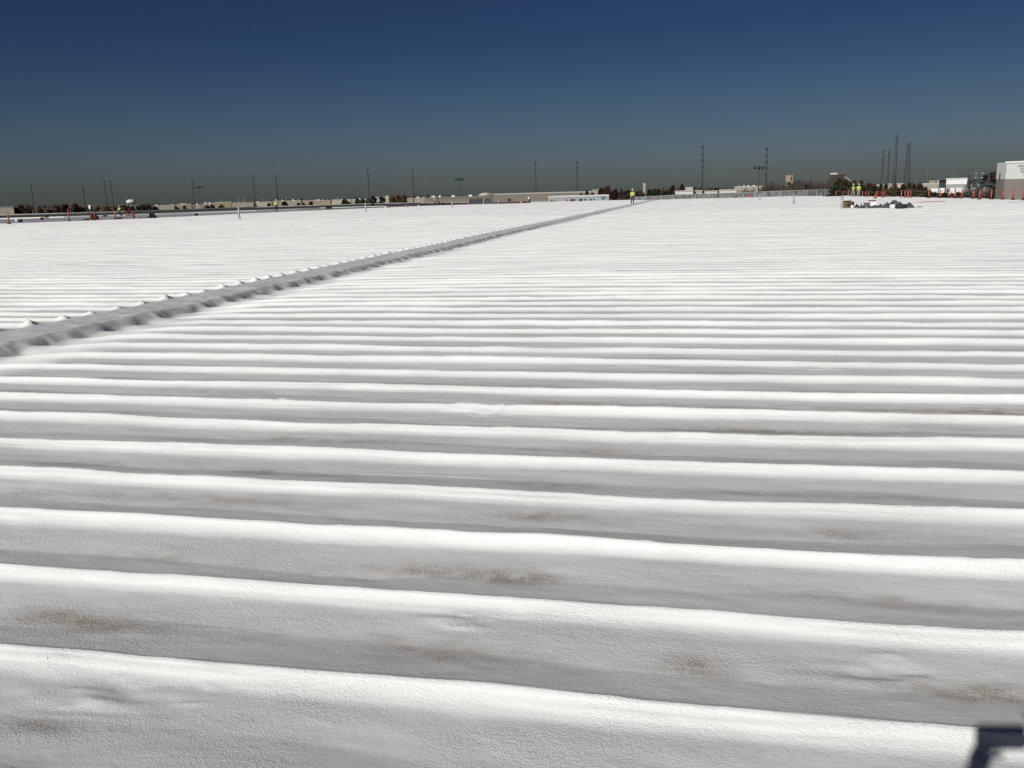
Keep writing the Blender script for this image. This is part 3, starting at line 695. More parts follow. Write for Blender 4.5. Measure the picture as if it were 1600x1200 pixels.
FARP = [
 (10, 308, 900, 'faint far pole at the left border above the cream building'), (111.5, 306, 900, 'faint far pole behind the wide red brown tree'),
 (538.2, 286, 760, 'faint far pole above the cream buildings left of the middle'), (573.3, 293, 800, 'short faint pole beside the tall pole in the left middle'),
 (639, 294, 760, 'short faint pole just left of the pole by the autumn hedge'), (662.8, 281, 720, 'faint far pole between the autumn hedge and the lamp mast'),
 (958.3, 272.5, 700, 'thin far pole above the dark red trees'), (1128.3, 267, 620, 'thin far pole above the white stores'),
 (1290.3, 256, 560, 'thin far pole left of the brick building'), (1317.5, 257, 560, 'thin far pole behind the brick building'),
 (1336.5, 272.5, 560, 'thin short pole above the olive bushes'), (1433, 265, 520, 'thin pole right of the tall lattice mast'),
 (1450, 262, 480, 'dark thin pole above the pale factory'), (1491.5, 260, 470, 'dark thin pole above the white factory'), (1380, 277, 620, 'short faint pole left of the square frame tower'),
 (1263.5, 272, 640, 'short faint pole between the beige tower and the brick building')]
for px, y, d, lab in FARP: utility_pole(lab, px, y, d, 1, rad=.20, group='thin far poles on the skyline', mt='farsteel')
def lamp_mast(label, px, ytop, d, s):
    p = at(px, ytop, d); H = p.z
    t = thing('lamp_mast', label, 'lamp mast', (p.x, p.y, 0), face_cam(p), 'triple lamp masts')
    MB().tube((0, 0, 0), (0, 0, H-.4*s), .16*s+.05, .09*s, 8).build('pole', 'steel', t, True)
    MB().tube((-1.15*s, 0, H-.45*s), (1.15*s, 0, H-.45*s), .06*s, n=6).build('crossbar', 'steel', t)
    for x, y, z in ((-1.15*s, 0, -.05), (0, -.6*s, 0), (1.15*s, 0, -.05)):
        l = MB().lathe([(.1*s, -.42*s), (.36*s, -.34*s), (.42*s, 0), (.36*s, .34*s), (.14*s, .42*s)], 14, (x, y, H+z*s)); l.build('lamp_head', 'lamp', t, True)
    return t
lamp_mast('small triple lamp mast on the left skyline beside a dark pole', 311, 292, 470, 1.15)
lamp_mast('medium triple lamp mast in front of the tan warehouse left of the centre', 717.3, 279.5, 330, 1.05)
lamp_mast('largest triple lamp mast standing over the bare trees right of the centre', 1186.3, 261.5, 250, .92)

def lattice(name, label, cat, px, ytop, d, w0, w1, tiers, group=None, mt='graysteel', r=.09, arms=()):
    p = at(px, ytop, d); H = p.z
    t = thing(name, label, cat, (p.x, p.y, 0), face_cam(p)+.3, group)
    cr_ = [(-1, -1), (1, -1), (1, 1), (-1, 1)]
    def wz(z): return w0+(w1-w0)*z/H
    for cx, cy in cr_:
        MB().tube((cx*w0/2, cy*w0/2, 0), (cx*w1/2, cy*w1/2, H), r*1.3, r, 6).build('leg', mt, t)
    zs = [H*(1-(1-i/tiers)**1.0) for i in range(tiers+1)]; m_ = MB()
    for i in range(tiers):
        for k in range(4):
            a, b = cr_[k], cr_[(k+1) % 4]; wa, wb = wz(zs[i])/2, wz(zs[i+1])/2
            m_.tube((a[0]*wa, a[1]*wa, zs[i]), (b[0]*wb, b[1]*wb, zs[i+1]), r*.6, n=4, caps=False)
            m_.tube((a[0]*wb, a[1]*wb, zs[i+1]), (b[0]*wb, b[1]*wb, zs[i+1]), r*.6, n=4, caps=False)
    m_.build('bracing', mt, t)
    for z, l in arms:
        MB().tube((-l, 0, H*z), (l, 0, H*z), r*1.1, n=6).build('crossarm', mt, t)
    return t
utility_pole('thick tall gray steel mast, the tallest thing on the right skyline', 1401.8, 210.5, 300, 0, rad=.46, mt='graysteel')
lattice('lattice_tower', 'tall slim lattice tower right of the thick gray mast', 'lattice tower', 1420.8, 223, 300, 2.0, .6, 14, r=.08)
# H frame tower
p = at(1385.3, 235, 290); t = thing('frame_tower', 'square two legged steel frame tower left of the thick gray mast', 'frame tower', (p.x, p.y, 0), face_cam(p))
H_ = p.z; k = 290/F_PX
for sx in (-1, 1):
    MB().tube((sx*4.2*k, 0, 0), (sx*3.7*k, 0, H_+(.0 if sx < 0 else .3)), .25, .22, 8).build('leg', 'graysteel', t)
for y in (236.5, 246, 258.5):
    z = at(1385.3, y, 290).z; MB().box((0, 0, z), (8.4*k, .22, .26)).build('crossbeam', 'graysteel', t)
lattice('lattice_pylon', 'faint far lattice pylon behind the substation', 'pylon', 1520.5, 247.5, 760, 7, 1.2, 7, mt='farsteel', r=.10, arms=((.96, 2.6), (.86, 4.2), (.76, 4.2)))
lattice('lattice_pylon', 'tiny far lattice pylon right of the water tower', 'pylon', 257.5, 300, 1000, 6, 1.2, 6, mt='farsteel', r=.12, arms=((.95, 2.4), (.84, 3.4)))
# small street lights along the left skyline
rnd = random.Random(4)
for i, px in enumerate((345, 372, 381, 412, 446, 455, 466, 478, 489, 503, 512, 527)):
    p = at(px, 311.5-(px-345)*.0135+rnd.uniform(-1, 2.2), 620); H_ = p.z
    o = thing('street_light', 'tiny pale street light on the left skyline, number %s from the left' % ['one', 'two', 'three', 'four', 'five', 'six', 'seven', 'eight', 'nine', 'ten', 'eleven', 'twelve'][i], 'street light', (p.x, p.y, 0), 0, 'street lights on the left skyline')
    MB().tube((0, 0, 0), (0, 0, H_), .14, .09, 6).build('pole', 'galv', o); MB().box((.3, 0, H_), (.8, .3, .16)).build('lamp_head', 'galv', o)

# ------------------------------------------------------------------ substation steelwork
D_ = 170.0; kk = D_/F_PX
p = at(1530, 290, D_)
t = thing('substation', 'electrical substation of gray steel frames and wires left of the white hall', 'substation', (p.x, p.y, 0), face_cam(p))
ux = Vector((math.cos(t.rotation_euler.z), math.sin(t.rotation_euler.z), 0))
def sx_(px): return (at(px, 285, D_)-p).dot(ux)
def sz_(px, y): return at(px, y, D_).z
def bar(name, pts, r, y=0.0, m_='graysteel'):
    mb = MB(); mb.path([(sx_(a), y, sz_(a, b)) for a, b in pts], r, 6); return mb.build(name, m_, t)
for i, (a, b, c) in enumerate(((1512.5, 1509.3, 272), (1514.5, 1517.5, 272), (1545, 1538.5, 269), (1545.5, 1546.5, 269), (1530, 1522.5, 279), (1530.5, 1536.5, 279))):
    mb = MB(); mb.tube((sx_(a), .4*(i % 2), sz_(a, c)), (sx_(a)+(sx_(b)-sx_(a))*2.2, .4*(i % 2), 0), .085, .10, 6); mb.build('frame_leg', 'graysteel', t)
for a, b, y, r in ((1512, 1531, 281.8, .10), (1512, 1531, 285.6, .09), (1530, 1546, 284, .08), (1504, 1560, 304.5, .05), (1525, 1546, 296.3, .05), (1506, 1528, 291.5, .08)):
    bar('crossbeam', ((a, y), (b, y-.4)), r)
for i, (px, y) in enumerate(((1524, 278), (1534, 278), (1524, 271.4), (1534, 271.4))):
    MB().lathe([(.05, -.16), (.14, -.1), (.17, 0), (.14, .1), (.05, .16)], 10, (sx_(px), -.5, sz_(px, y))).build('insulator', 'galv', t, True)
    MB().tube((sx_(px), -.5, sz_(px, y)+.12), (sx_(px), .1, sz_(px, 262)), .025, n=4).build('hanger_wire', 'graysteel', t)
mb = MB()
for z0 in (264, 268, 273):
    mb.path([(sx_(1495+i*8), .3*((i*7) % 3), sz_(1495+i*8, z0+1.2*math.sin(i*1.1))) for i in range(9)], .03, 4)
mb.build('overhead_wire', 'graysteel', t)
for i, (px, w_, y0, dm) in enumerate(((1510, 6, 296, 'darkopen'), (1516, 5, 292, 'steel'), (1522, 6, 297, 'darkopen'), (1528, 5, 289, 'steel'), (1541, 5, 296, 'redpaint'), (1535, 6, 299, 'steel'))):
    zt = sz_(px, y0); w2 = w_*kk; tr = MB(); tr.box((sx_(px), 3, zt/2-.3), (w2, 2.0, zt-.6)); tr.build('transformer_body', dm, t)
    rb = MB()
    for q in range(4): rb.box((sx_(px)-w2*.36+q*w2*.24, 1.92, zt*.45), (w2*.1, .18, zt*.6))
    rb.build('cooling_fin', 'graysteel', t)
    for q in (-1, 1): MB().lathe([(.09, -.35), (.15, 0), (.09, .3), (.04, .5)], 8, (sx_(px)+q*w2*.25, 3, zt+.0)).build('bushing', 'lightgray', t)
p2 = at(1550, 287.5, 200)
t = thing('open_shelter', 'open shelter with a dark sagging roof between the substation and the white hall', 'shelter', (p2.x, p2.y, 0), face_cam(p2))
k2 = 200/F_PX; z1 = p2.z
MB().prism([(-15*k2, z1-.25), (-9*k2, z1+.25), (-3*k2, z1+.35), (4*k2, z1+.05), (10*k2, z1-.5), (10*k2, z1-.9), (4*k2, z1-.45), (-3*k2, z1-.1), (-9*k2, z1-.2), (-15*k2, z1-.6)], 0, 5).build('canopy', 'bluetarp', t)
for x in (-14, -5, 4, 9.5): MB().box((x*k2, .3, (z1-.6)/2), (.18, .18, z1-.6)).build('post', 'steel', t)
MB().box((3*k2, 4.6, (z1-1.2)/2), (16*k2, .2, z1-1.2)).build('back_wall', 'cream', t)

# ------------------------------------------------------------------ trees and bushes
def leaf_cloud(rnd, c, rx, rz, n, size, shape='round'):
    n = int(n*1.8)
    mb = MB(); blobs = []
    nb = max(6, int(7+rx*1.6))
    for i in range(nb):
        while True:
            x, y, z = rnd.uniform(-1, 1), rnd.uniform(-1, 1), rnd.uniform(-1, 1)
            if shape == 'cone':
                k = .5-.5*z
                if x*x+y*y < k*k: break
            elif x*x+y*y+z*z < 1: break
        blobs.append((c[0]+x*rx*.78, c[1]+y*rx*.78, c[2]+z*rz*.80, rnd.uniform(.22, .45)*(.6 if shape == 'cone' else 1)))
    if shape != 'cone': blobs.append((c[0], c[1], c[2]+rz*.66, .36)); blobs += [(c[0]+rx*.55*math.cos(a), c[1]+rx*.55*math.sin(a), c[2]-rz*.3, .42) for a in (0, 1.6, 3.1, 4.7)]
    else: blobs += [(c[0], c[1], c[2]+rz*q, .28*(1-q)+.05) for q in (-.5, -.1, .25, .55, .85)]
    for i in range(n):
        big = i % 4 == 0
        b = rnd.choice(blobs); r = b[3]*(rnd.random()**.45)*(.6 if big else 1)
        if shape == 'cone':
            zq = rnd.uniform(-1, 1)**1; b = (c[0], c[1], c[2]+zq*rz, (.5-.5*zq)*.95+.02); r = b[3]*math.sqrt(rnd.random())
        u = rnd.uniform(-1, 1); a = rnd.uniform(0, 2*math.pi); h = math.sqrt(1-u*u)
        p = Vector((b[0]+r*rx*h*math.cos(a)*1.15, b[1]+r*rx*h*math.sin(a)*1.15, b[2]+(r*min(rz, rx*1.3)*u if shape != 'cone' else 0)))
        nrm = Vector((rnd.gauss(0, 1), rnd.gauss(0, 1), rnd.gauss(.2, 1))).normalized()
        t1 = nrm.orthogonal().normalized(); t2 = nrm.cross(t1); s = size*rnd.uniform(.5, 1.3)*((2.0 if shape != 'cone' else 1.3) if big else 1)
        q = rnd.uniform(0, 6.28); e1 = t1*math.cos(q)+t2*math.sin(q); e2 = nrm.cross(e1)
        mb.add([p-e1*s-e2*s*.3, p-e2*s*.55, p+e1*s-e2*s*.1, p+e1*s*.4+e2*s*.6, p-e1*s*.5+e2*s*.5], [(0, 1, 2, 3, 4)])
    return mb
def tree(name, label, px, ytop, d, hw, leaf, seed, group, low=.30, shape='round', n=420):
    rnd = random.Random(seed*31+int(px)); p = at(px, ytop, d); H = p.z; r = hw*d/F_PX
    t = thing(name, label, 'bush' if 'bush' in name else 'tree', (p.x, p.y, 0), rnd.uniform(0, 6), group)
    rz = min(H*(1-low)/2, max(r*1.35, 1.1)) if shape != 'cone' else min(H*(1-low)/2, r*(2.2 if hw < 5 else 1.05)); size = max(.20, min(.60, r*.20))
    tk = MB(); tk.tube((0, 0, 0), (.1, 0, H*.5), .10+r*.05, .06+r*.03, 7)
    for i in range(5):
        a = rnd.uniform(0, 6.28); z0 = H*rnd.uniform(.3, .5)
        tk.tube((0, 0, z0), (r*.6*math.cos(a), r*.6*math.sin(a), z0+H*rnd.uniform(.12, .35)), .05+r*.02, .03, 5)
    tk.build('trunk', 'trunk', t)
    leaf_cloud(rnd, (0, 0, H-rz), r, rz, n, size, shape).build('crown', 'leaf_'+leaf, t)
    return t
def bare_tree(label, px, ytop, d, hw, seed, group):
    rnd = random.Random(seed*17+int(px)); p = at(px, ytop, d); H = p.z; r = hw*d/F_PX
    t = thing('bare_tree', label, 'tree', (p.x, p.y, 0), rnd.uniform(0, 6), group)
    tk = MB(); tk.tube((0, 0, 0), (.1, .1, H*.42), .16, .11, 6); tk.build('trunk', 'trunk', t)
    cb = MB()
    def grow(q, dr, ln, rad, lev):
        e = q+dr*ln
        cb.tube(q, e, rad, rad*.6, 4, False)
        if lev == 0: return
        for _ in range(3 if lev > 1 else 6):
            nd = (dr+Vector((rnd.gauss(0, .42), rnd.gauss(0, .42), rnd.gauss(.10, .25)))).normalized()
            grow(q+dr*ln*rnd.uniform(.55, 1), nd, ln*rnd.uniform(.55, .8), max(.05, rad*.62), lev-1)
    for i in range(9):
        a = i*.7+rnd.uniform(-.3, .3); dr = Vector((math.cos(a)*.5*r/max(1.2, H*.18), math.sin(a)*.5*r/max(1.2, H*.18), 1)).normalized()
        grow(Vector((0, 0, H*rnd.uniform(.28, .42))), dr, H*.26, .11, 3)
    zmax = max(v[2] for v in cb.v); k = (H)/zmax
    cb.v = [(x, y, z*k if z > H*.3 else z) for x, y, z in cb.v]
    cb.build('crown', 'twig', t)
    return t
G1 = 'autumn trees along the left skyline'
LT = [
 (31, 321.6, 400, 10, 'maroon', 'round dark red tree right of the cream building at the left border'), (44, 325, 430, 7, 'brown', 'low brown tree between the round red tree and the far left pole'),
 (63, 326.5, 440, 8, 'maroon', 'low dark red tree right of the far left pole'), (78, 326, 420, 6, 'brown', 'small brown tree left of the wide red brown trees'),
 (91, 321.5, 390, 7, 'rust', 'left lobe of the wide red brown tree group, lower and rust coloured'), (101, 317.5, 385, 9, 'maroon', 'dark red tree that tops the wide red brown group'),
 (116, 317.5, 390, 9, 'rust', 'red brown tree on the right of the wide group, left of the many armed pole'), (126, 322, 420, 6, 'brown', 'low brown tree at the foot of the many armed pole'),
 (140, 323, 460, 6, 'dark', 'small dark tree right of the many armed pole'), (152, 323.5, 450, 6, 'brown', 'small brown tree left of the close pair of poles'),
 (167, 323, 450, 6, 'rust', 'small rust tree between the close pair of poles'), (181, 323.5, 450, 7, 'brown', 'brown tree right of the close pair of poles'),
 (215, 322.5, 620, 5, 'dark', 'dark tree touching the legs of the water tower'), (197, 321.5, 500, 5, 'brown', 'low brown tree at the left foot of the water tower'), (206, 322.0, 500, 5, 'dark', 'low dark tree right under the water tower'),
 (223, 319, 600, 4, 'dark', 'pointed dark tree just right of the water tower'),
 (231, 318.8, 600, 4, 'dark', 'second pointed dark tree right of the water tower'), (241, 321.5, 560, 6, 'brown', 'brown tree in front of the first pale building right of the water tower'),
 (288, 321, 430, 6, 'rust', 'rust tree at the foot of the pole by the small lamp mast'), (322, 319.5, 400, 5, 'brown', 'brown bush like tree left of the blank beige block'),
 (331, 319, 400, 5, 'rust', 'rust tree touching the blank beige block'), (346, 319.5, 380, 6, 'brown', 'brown tree in front of the blank beige block'),
 (420, 317.5, 380, 6, 'dark', 'dark low tree left of the yellow jacketed worker'), (444, 315.5, 370, 8, 'dark', 'dark rounded tree right of the yellow jacketed worker'),
 (466, 316.5, 380, 5, 'brown', 'small brown tree right of the dark rounded tree'), (486, 314.8, 380, 6, 'dark', 'dark low tree halfway between the worker and the brown bush'),
 (538, 309.6, 330, 9, 'brown', 'rounded brown bush like tree under the faint far pole'), (558, 308.4, 400, 6, 'dark', 'dark tree left of the tall pole in the left middle'),
 (567, 310, 330, 6, 'olive', 'low olive tree at the left foot of the tall pole in the left middle'), (583, 306.4, 400, 6, 'dark', 'dark round tree right of the tall pole in the left middle'),
 (596, 307, 400, 6, 'dark', 'dark tree left of the orange autumn hedge'), (613, 304.8, 330, 6, 'orange', 'left tree of the orange autumn hedge'),
 (622, 304.2, 330, 6, 'orange', 'middle tree of the orange autumn hedge'), (631, 305, 330, 5, 'orange', 'right tree of the orange autumn hedge')]
for i, (px, y, d, hw, lf, lab) in enumerate(LT): tree('autumn_tree', lab, px, y, d, hw, lf, i, G1)
G2 = 'trees around the single worker'
CT = [
 (908, 302, 290, 6, 'maroon', 'low maroon tree at the left end of the group by the white depot'), (917, 297.4, 300, 6, 'maroon', 'small peaked maroon tree left of the pale annex'),
 (926, 301, 280, 7, 'maroon', 'low maroon tree over the middle of the white depot'), (939, 293.0, 300, 5, 'maroon', 'maroon tree right of the pale annex'),
 (949.5, 289.6, 290, 7, 'rust', 'tallest dark red tree over the right end of the white depot'), (961, 295, 290, 8, 'maroon', 'dark red tree sloping down right of the tallest one'),
 (974, 299, 280, 8, 'brown', 'low brown tree left of the single worker'), (995, 299.5, 300, 7, 'dark', 'dark tree directly behind the single worker'),
 (1015, 297, 300, 7, 'dark', 'dark green tree right of the slim silo'), (1022, 295, 310, 5, 'green', 'green tree two steps right of the slim silo'),
 (1029, 295.5, 300, 5, 'dark', 'dark tree left of the maroon pair'), (1006, 301, 280, 6, 'brown', 'low brown tree at the foot of the slim silo'), (1038, 297.8, 290, 6, 'dark', 'low dark tree in the gap left of the rounded maroon tree'),
 (1050, 291.6, 280, 8, 'maroon', 'rounded maroon tree left of the white stepped building'), (1043, 297, 275, 6, 'brown', 'low brown tree under the rounded maroon tree'),
 (1118, 293.8, 420, 5, 'dark', 'dark tree top behind the white stores'), (1136, 294.6, 420, 5, 'brown', 'brown tree top behind the white store next to the bare trees')]
for i, (px, y, d, hw, lf, lab) in enumerate(CT): tree('dark_tree', lab, px, y, d, hw, lf, i+50, G2)
tree('conifer', 'slim dark cypress left of the single worker', 971, 295, 290, 2.6, 'dark', 3, G2, shape='cone')
tree('conifer', 'pointed maroon cone shaped tree left of the white stepped building', 1065.5, 287.6, 275, 5.5, 'maroon', 4, G2, shape='cone', low=.45, n=1200)
tree('dark_tree', 'low dark tree right of the slim cypress', 981, 296.2, 300, 6, 'dark', 77, G2)
G3 = 'bare trees right of the centre'
BT = [(1161, 292.5, 7), (1172, 291.5, 7), (1183, 291, 7), (1195, 290.5, 7), (1204, 281.5, 7), (1213, 284, 7), (1221, 282, 8), (1231, 284, 7), (1241, 281.2, 8), (1250, 279.2, 9), (1259, 278.8, 8),
      (1268, 279.6, 9), (1276, 281, 8), (1284, 279.6, 8), (1292, 281.5, 8), (1300, 284, 7), (1246, 287, 10), (1264, 286, 10), (1280, 287, 10), (1226, 289, 9)]
ordn = ['first', 'second', 'third', 'fourth', 'fifth', 'sixth', 'seventh', 'eighth', 'ninth', 'tenth', 'eleventh', 'twelfth', 'thirteenth', 'fourteenth', 'fifteenth', 'sixteenth', 'seventeenth', 'eighteenth', 'nineteenth', 'twentieth']
order = sorted(range(len(BT)), key=lambda i: BT[i][0])
for rk, i in enumerate(order):
    px, y, hw = BT[i]
    extra = 'low' if y > 286 else 'tall'
    bare_tree('%s bare gray brown tree, %s from the left behind the gray mesh fence' % (extra, ordn[rk]), px, y, 215+(i*37) % 50, hw, i, G3)
G4 = 'bushes behind the right roof edge'
RT = [
 (1312, 277.5, 210, 8, 'olive', 'tall olive tree in front of the brick building'), (1322, 281, 200, 8, 'olive', 'olive tree between the brick building and the two workers'),
 (1335, 282.5, 205, 8, 'olive', 'dome shaped olive tree right above the two workers'), (1346, 281, 210, 7, 'brown', 'brown tree right of the two workers'),
 (1357, 286.5, 200, 7, 'brown', 'brown bush like tree left of the tiny cream house'), (1366, 288, 195, 6, 'brown', 'low brown tree in front of the tiny cream house'),
 (1400, 290, 195, 6, 'brown', 'brown tree under the thick gray mast'), (1411, 287.8, 200, 6, 'rust', 'rust tree behind the orange post cluster'),
 (1429, 291, 195, 7, 'dark', 'dark tree right of the pointed conifer by the lattice tower'), (1437.5, 286.6, 200, 6, 'rust', 'rust tree before the pale factory'),
 (1446, 292.5, 190, 7, 'dark', 'dark tree at the right end of the bushes')]
for i, (px, y, d, hw, lf, lab) in enumerate(RT): tree('leafy_tree', lab, px, y, d, hw, lf, i+90, G4, low=.2, n=650)
for i, (px, y, hw, lf, lab) in enumerate(((1376, 288.6, 3.6, 'pine', 'left pointed dark conifer by the tiny cream house'), (1384, 288.2, 3.6, 'pine', 'right pointed dark conifer by the tiny cream house'),
        (1421, 285.8, 4.5, 'pine', 'largest pointed conifer left of the lattice tower foot'), (1428, 288.5, 3.2, 'pine', 'small pointed conifer beside the largest one'))):
    tree('conifer', lab, px, y, 190, hw, lf, i, G4, low=.3, shape='cone', n=500)
BU = [(1303, 291), (1318, 292.5), (1332, 294), (1349, 292.5), (1362, 293), (1374, 295), (1387, 295.5), (1398, 297), (1409, 296), (1422, 295.5), (1434, 296), (1445, 297.5), (1456, 299), (1466, 300.5), (1393, 293), (1477, 301), (1488, 301.2), (1499, 301), (1508, 302)]
order = sorted(range(len(BU)), key=lambda i: BU[i][0])
for rk, i in enumerate(order):
    px, y = BU[i]
    tree('bush', 'dark rounded bush, %s from the left in the row right behind the orange posts' % ordn[rk], px, y, 165+(i*29) % 12, 13.5, ['dark', 'brown', 'olive', 'dark'][i % 4], i+200, 'dark bushes behind the orange posts', low=.05, n=700)
tree('leafy_tree', 'rust brown tree rising left of the white hall', 1552, 268.5, 210, 9, 'rust', 300, G4, low=.3, n=900)
tree('leafy_tree', 'dark tree between the substation frame and the rust brown tree', 1541.5, 272.5, 230, 6, 'dark', 301, G4, low=.3, n=600)
tree('leafy_tree', 'low dark tree between the open shelter and the white hall', 1553, 292.5, 170, 7, 'dark', 302, G4, low=.1, n=600)
# distant woodland that reads as one dark line
rnd = random.Random(8); mb = MB()
for i in range(5200):
    px = rnd.uniform(-500, 2100); d = rnd.uniform(1300, 2100); p = at(px, 300, d)
    top = 5.5+4.2*(.5+.5*math.sin(px*.031)+.5*math.sin(px*.0123+1))*rnd.uniform(.6, 1.1)
    c = Vector((p.x, p.y, rnd.uniform(.5, top)))
    nrm = Vector((rnd.gauss(0, 1), rnd.gauss(0, 1), rnd.gauss(.3, .6))).normalized(); e1 = nrm.orthogonal().normalized()*rnd.uniform(1.6, 3.6); e2 = nrm.cross(e1.normalized())*rnd.uniform(1.2, 2.6)
    mb.add([c-e1-e2*.4, c-e2, c+e1-e2*.2, c+e1*.5+e2, c-e1*.6+e2*.8], [(0, 1, 2, 3, 4)])
tag(mb.build('woodland', 'leaf_brown'), 'dark line of far woodland along the whole horizon', 'woodland', kind='stuff')

# ------------------------------------------------------------------ mesh fence at the far roof edge
FP = [on_roof(*q) for q in ((985, 313.2), (1020, 312.4), (1060, 311.4), (1100, 310.4), (1140, 309.4), (1180, 308.4), (1220, 307.4), (1262, 306.6), (1304, 306.4))]
t = thing('mesh_fence', 'gray mesh fence along the far roof edge in front of the bare trees', 'fence', (FP[4].x, FP[4].y, roof_z(FP[4].y)))
o = Vector(t.location)
mb = MB(); FH = []
tops = (308.6, 307.0, 304.6, 302.8, 301.6, 300.2, 298.6, 297.2, 296.0)
for p_, (px, y) in zip(FP, zip((985, 1020, 1060, 1100, 1140, 1180, 1220, 1262, 1304), tops)):
    FH.append(max(.5, at(px, y, math.hypot(p_.x, p_.y)).z-roof_z(p_.y)))
for a, b, ha, hb in zip(FP[:-1], FP[1:], FH[:-1], FH[1:]):
    A = a-o; B = b-o; d = B-A; nn = Vector((-d.y, d.x, 0)).normalized()*.03
    mb.add([A-nn, B-nn, B-nn+Vector((0, 0, hb)), A-nn+Vector((0, 0, ha)), A+nn, B+nn, B+nn+Vector((0, 0, hb)), A+nn+Vector((0, 0, ha))],
           [(0, 1, 2, 3), (7, 6, 5, 4), (3, 2, 6, 7), (0, 3, 7, 4), (1, 5, 6, 2), (0, 4, 5, 1)])
mb.build('mesh_panel', 'mesh', t)
mb = MB(); mb.path([p_-o+Vector((0, 0, h_+.02)) for p_, h_ in zip(FP, FH)], .05, 6); mb.build('top_rail', 'galv', t)
for a, b, ha, hb in zip(FP[:-1], FP[1:], FH[:-1], FH[1:]):
    for q in (0, .34, .67):
        c = a.lerp(b, q)-o; h_ = ha+(hb-ha)*q
        MB().tube((c.x, c.y-.08, c.z-.02), (c.x, c.y-.08, c.z+h_+.05), .05, n=6).build('post', 'galv', t)

# ------------------------------------------------------------------ orange safety posts
def make_post(thick=1.0, name='safety_post'):
    t = thing(name, 'orange safety post', 'safety post')
    MB().lathe([(.23*thick, 0), (.23*thick, .05), (.15*thick, .09), (.08*thick, .12)], 8).build('base', 'rubber', t)
    MB().lathe([(.075*thick, .09), (.07*thick, .5), (.065*thick, .94), (.05*thick, 1.0), (.03*thick, 1.05)], 12).build('tube', 'orange', t, True)
    MB().lathe([(.078*thick, .70), (.078*thick, .79)], 12).build('reflective_band', 'pinkorange', t, True)
    MB().lathe([(.035*thick, 1.05), (.06*thick, 1.08), (.035*thick, 1.12)], 10).build('grip', 'orange', t, True)
    return t
PROTO = make_post(); used = [False]
def post(px, yb, yt, label, group, thick=1.0, back=False, lean=(0, 0), mt=None):
    p = on_back(px, yb) if back else on_roof(px, yb)
    h = at(px, yt, math.hypot(p.x, p.y)).z-p.z
    o = PROTO if not used[0] else copy_tree(PROTO); used[0] = True
    o.location = (p.x, p.y, p.z-.16 if back and p.y < 0 else p.z+(.0 if back else .012)); o.scale = (1.05*thick, 1.05*thick, h/1.12)
    o.rotation_euler = (lean[1], lean[0], 0); o['label'] = label; o['group'] = group
    if mt:
        for ch in o.children:
            if ch.name.startswith('tube'):
                ch.data = ch.data.copy(); ch.data.materials[0] = MT[mt]
    return o
GR = 'orange safety posts along the right roof edge'
RP = [(1306, 307.2, 297.8, 1, None), (1302, 307.0, 298.2, .6, 'pinkorange'), (1317.5, 306.6, 298, .4, 'pinkorange'), (1325.3, 306.6, 298, .55, 'pinkorange'), (1347.3, 307.2, 298, .5, 'pinkorange'), (1352.6, 308, 298.4, .9, None), (1356.5, 307.8, 298.4, .5, 'pinkorange'),
      (1369.8, 309, 298.2, 1.2, None), (1379.2, 309.4, 298.2, 1.0, None), (1382.6, 308.6, 298, .6, None), (1408, 309, 297.2, .7, 'pinkorange'), (1413.6, 309.4, 297.2, .9, None), (1418.8, 309.4, 296.8, .7, 'pinkorange'), (1422.8, 309.2, 296.8, .7, None),
      (1451, 309.8, 296.8, 1.0, None), (1469, 310.2, 297.2, 1.1, None), (1481.5, 310.4, 297.2, .8, None), (1492, 310.8, 297.4, .9, None), (1502.5, 311, 297.2, .9, None), (1520.5, 311.2, 296.4, 1.1, None), (1530, 312, 296.6, 1.1, None),
      (1548.3, 312, 296.4, 1.0, None), (1567, 312.4, 296.8, 1.0, None), (1582.4, 313.2, 296, 1.15, None), (1598.6, 314, 298, 1.2, None)]
LBL = ['short thick orange post at the right end of the gray mesh fence', 'thin faded orange post at the right end of the gray mesh fence', 'thinnest faded orange post left of the two workers', 'thin faded orange post just left of the two workers',
       'thin faded orange post just right of the two workers', 'orange post between two thin faded ones right of the two workers', 'thin faded orange post second to the right of the two workers',
       'thickest orange post, with a small cone before it', 'orange post right of the post with the cone', 'slim orange post right behind its thicker neighbour near the cone',
       'faded leftmost post of the close orange group of four', 'second post of the close orange group of four', 'faded third post of the close orange group of four', 'rightmost post of the close orange group of four',
       'lone orange post right of the close group of four', 'orange post in front of the second white trailer', 'orange post in front of the third white trailer', 'orange post left of the white trailer nearest the substation', 'orange post in front of the white trailer nearest the substation',
       'orange post left of the pair before the substation', 'orange post right of the pair before the substation', 'orange post before the open shelter', 'orange post at the left corner of the taupe wall', 'orange post before the taupe wall, second from the right border', 'orange post cut by the right border']
rp_locs = []
for (px, yb, yt, th, mt_), lab in zip(RP, LBL):
    o = post(px, yb, yt, lab, GR, th, mt=mt_); rp_locs.append((px, o))
rp_locs.sort(key=lambda q: q[0])
mb = MB(); lo_ = Vector(rp_locs[0][1].location)
for (xa, a), (xb, b) in zip(rp_locs[:-1], rp_locs[1:]):
    A = Vector(a.location)+Vector((0, 0, 1.06*a.scale.z))-lo_; B = Vector(b.location)+Vector((0, 0, 1.06*b.scale.z))-lo_
    sag = min(.16, (B-A).length*.02); pts = [A.lerp(B, i/6)-Vector((0, 0, sag*4*(i/6)*(1-i/6))) for i in range(7)]
    mb.path(pts, .012, 5)
rp_ = mb.build('barrier_rope', 'pinkorange', loc=lo_); tag(rp_, 'thin pale rope strung along the orange posts on the right roof edge', 'rope')
GL = 'orange safety posts on the left roof edge'
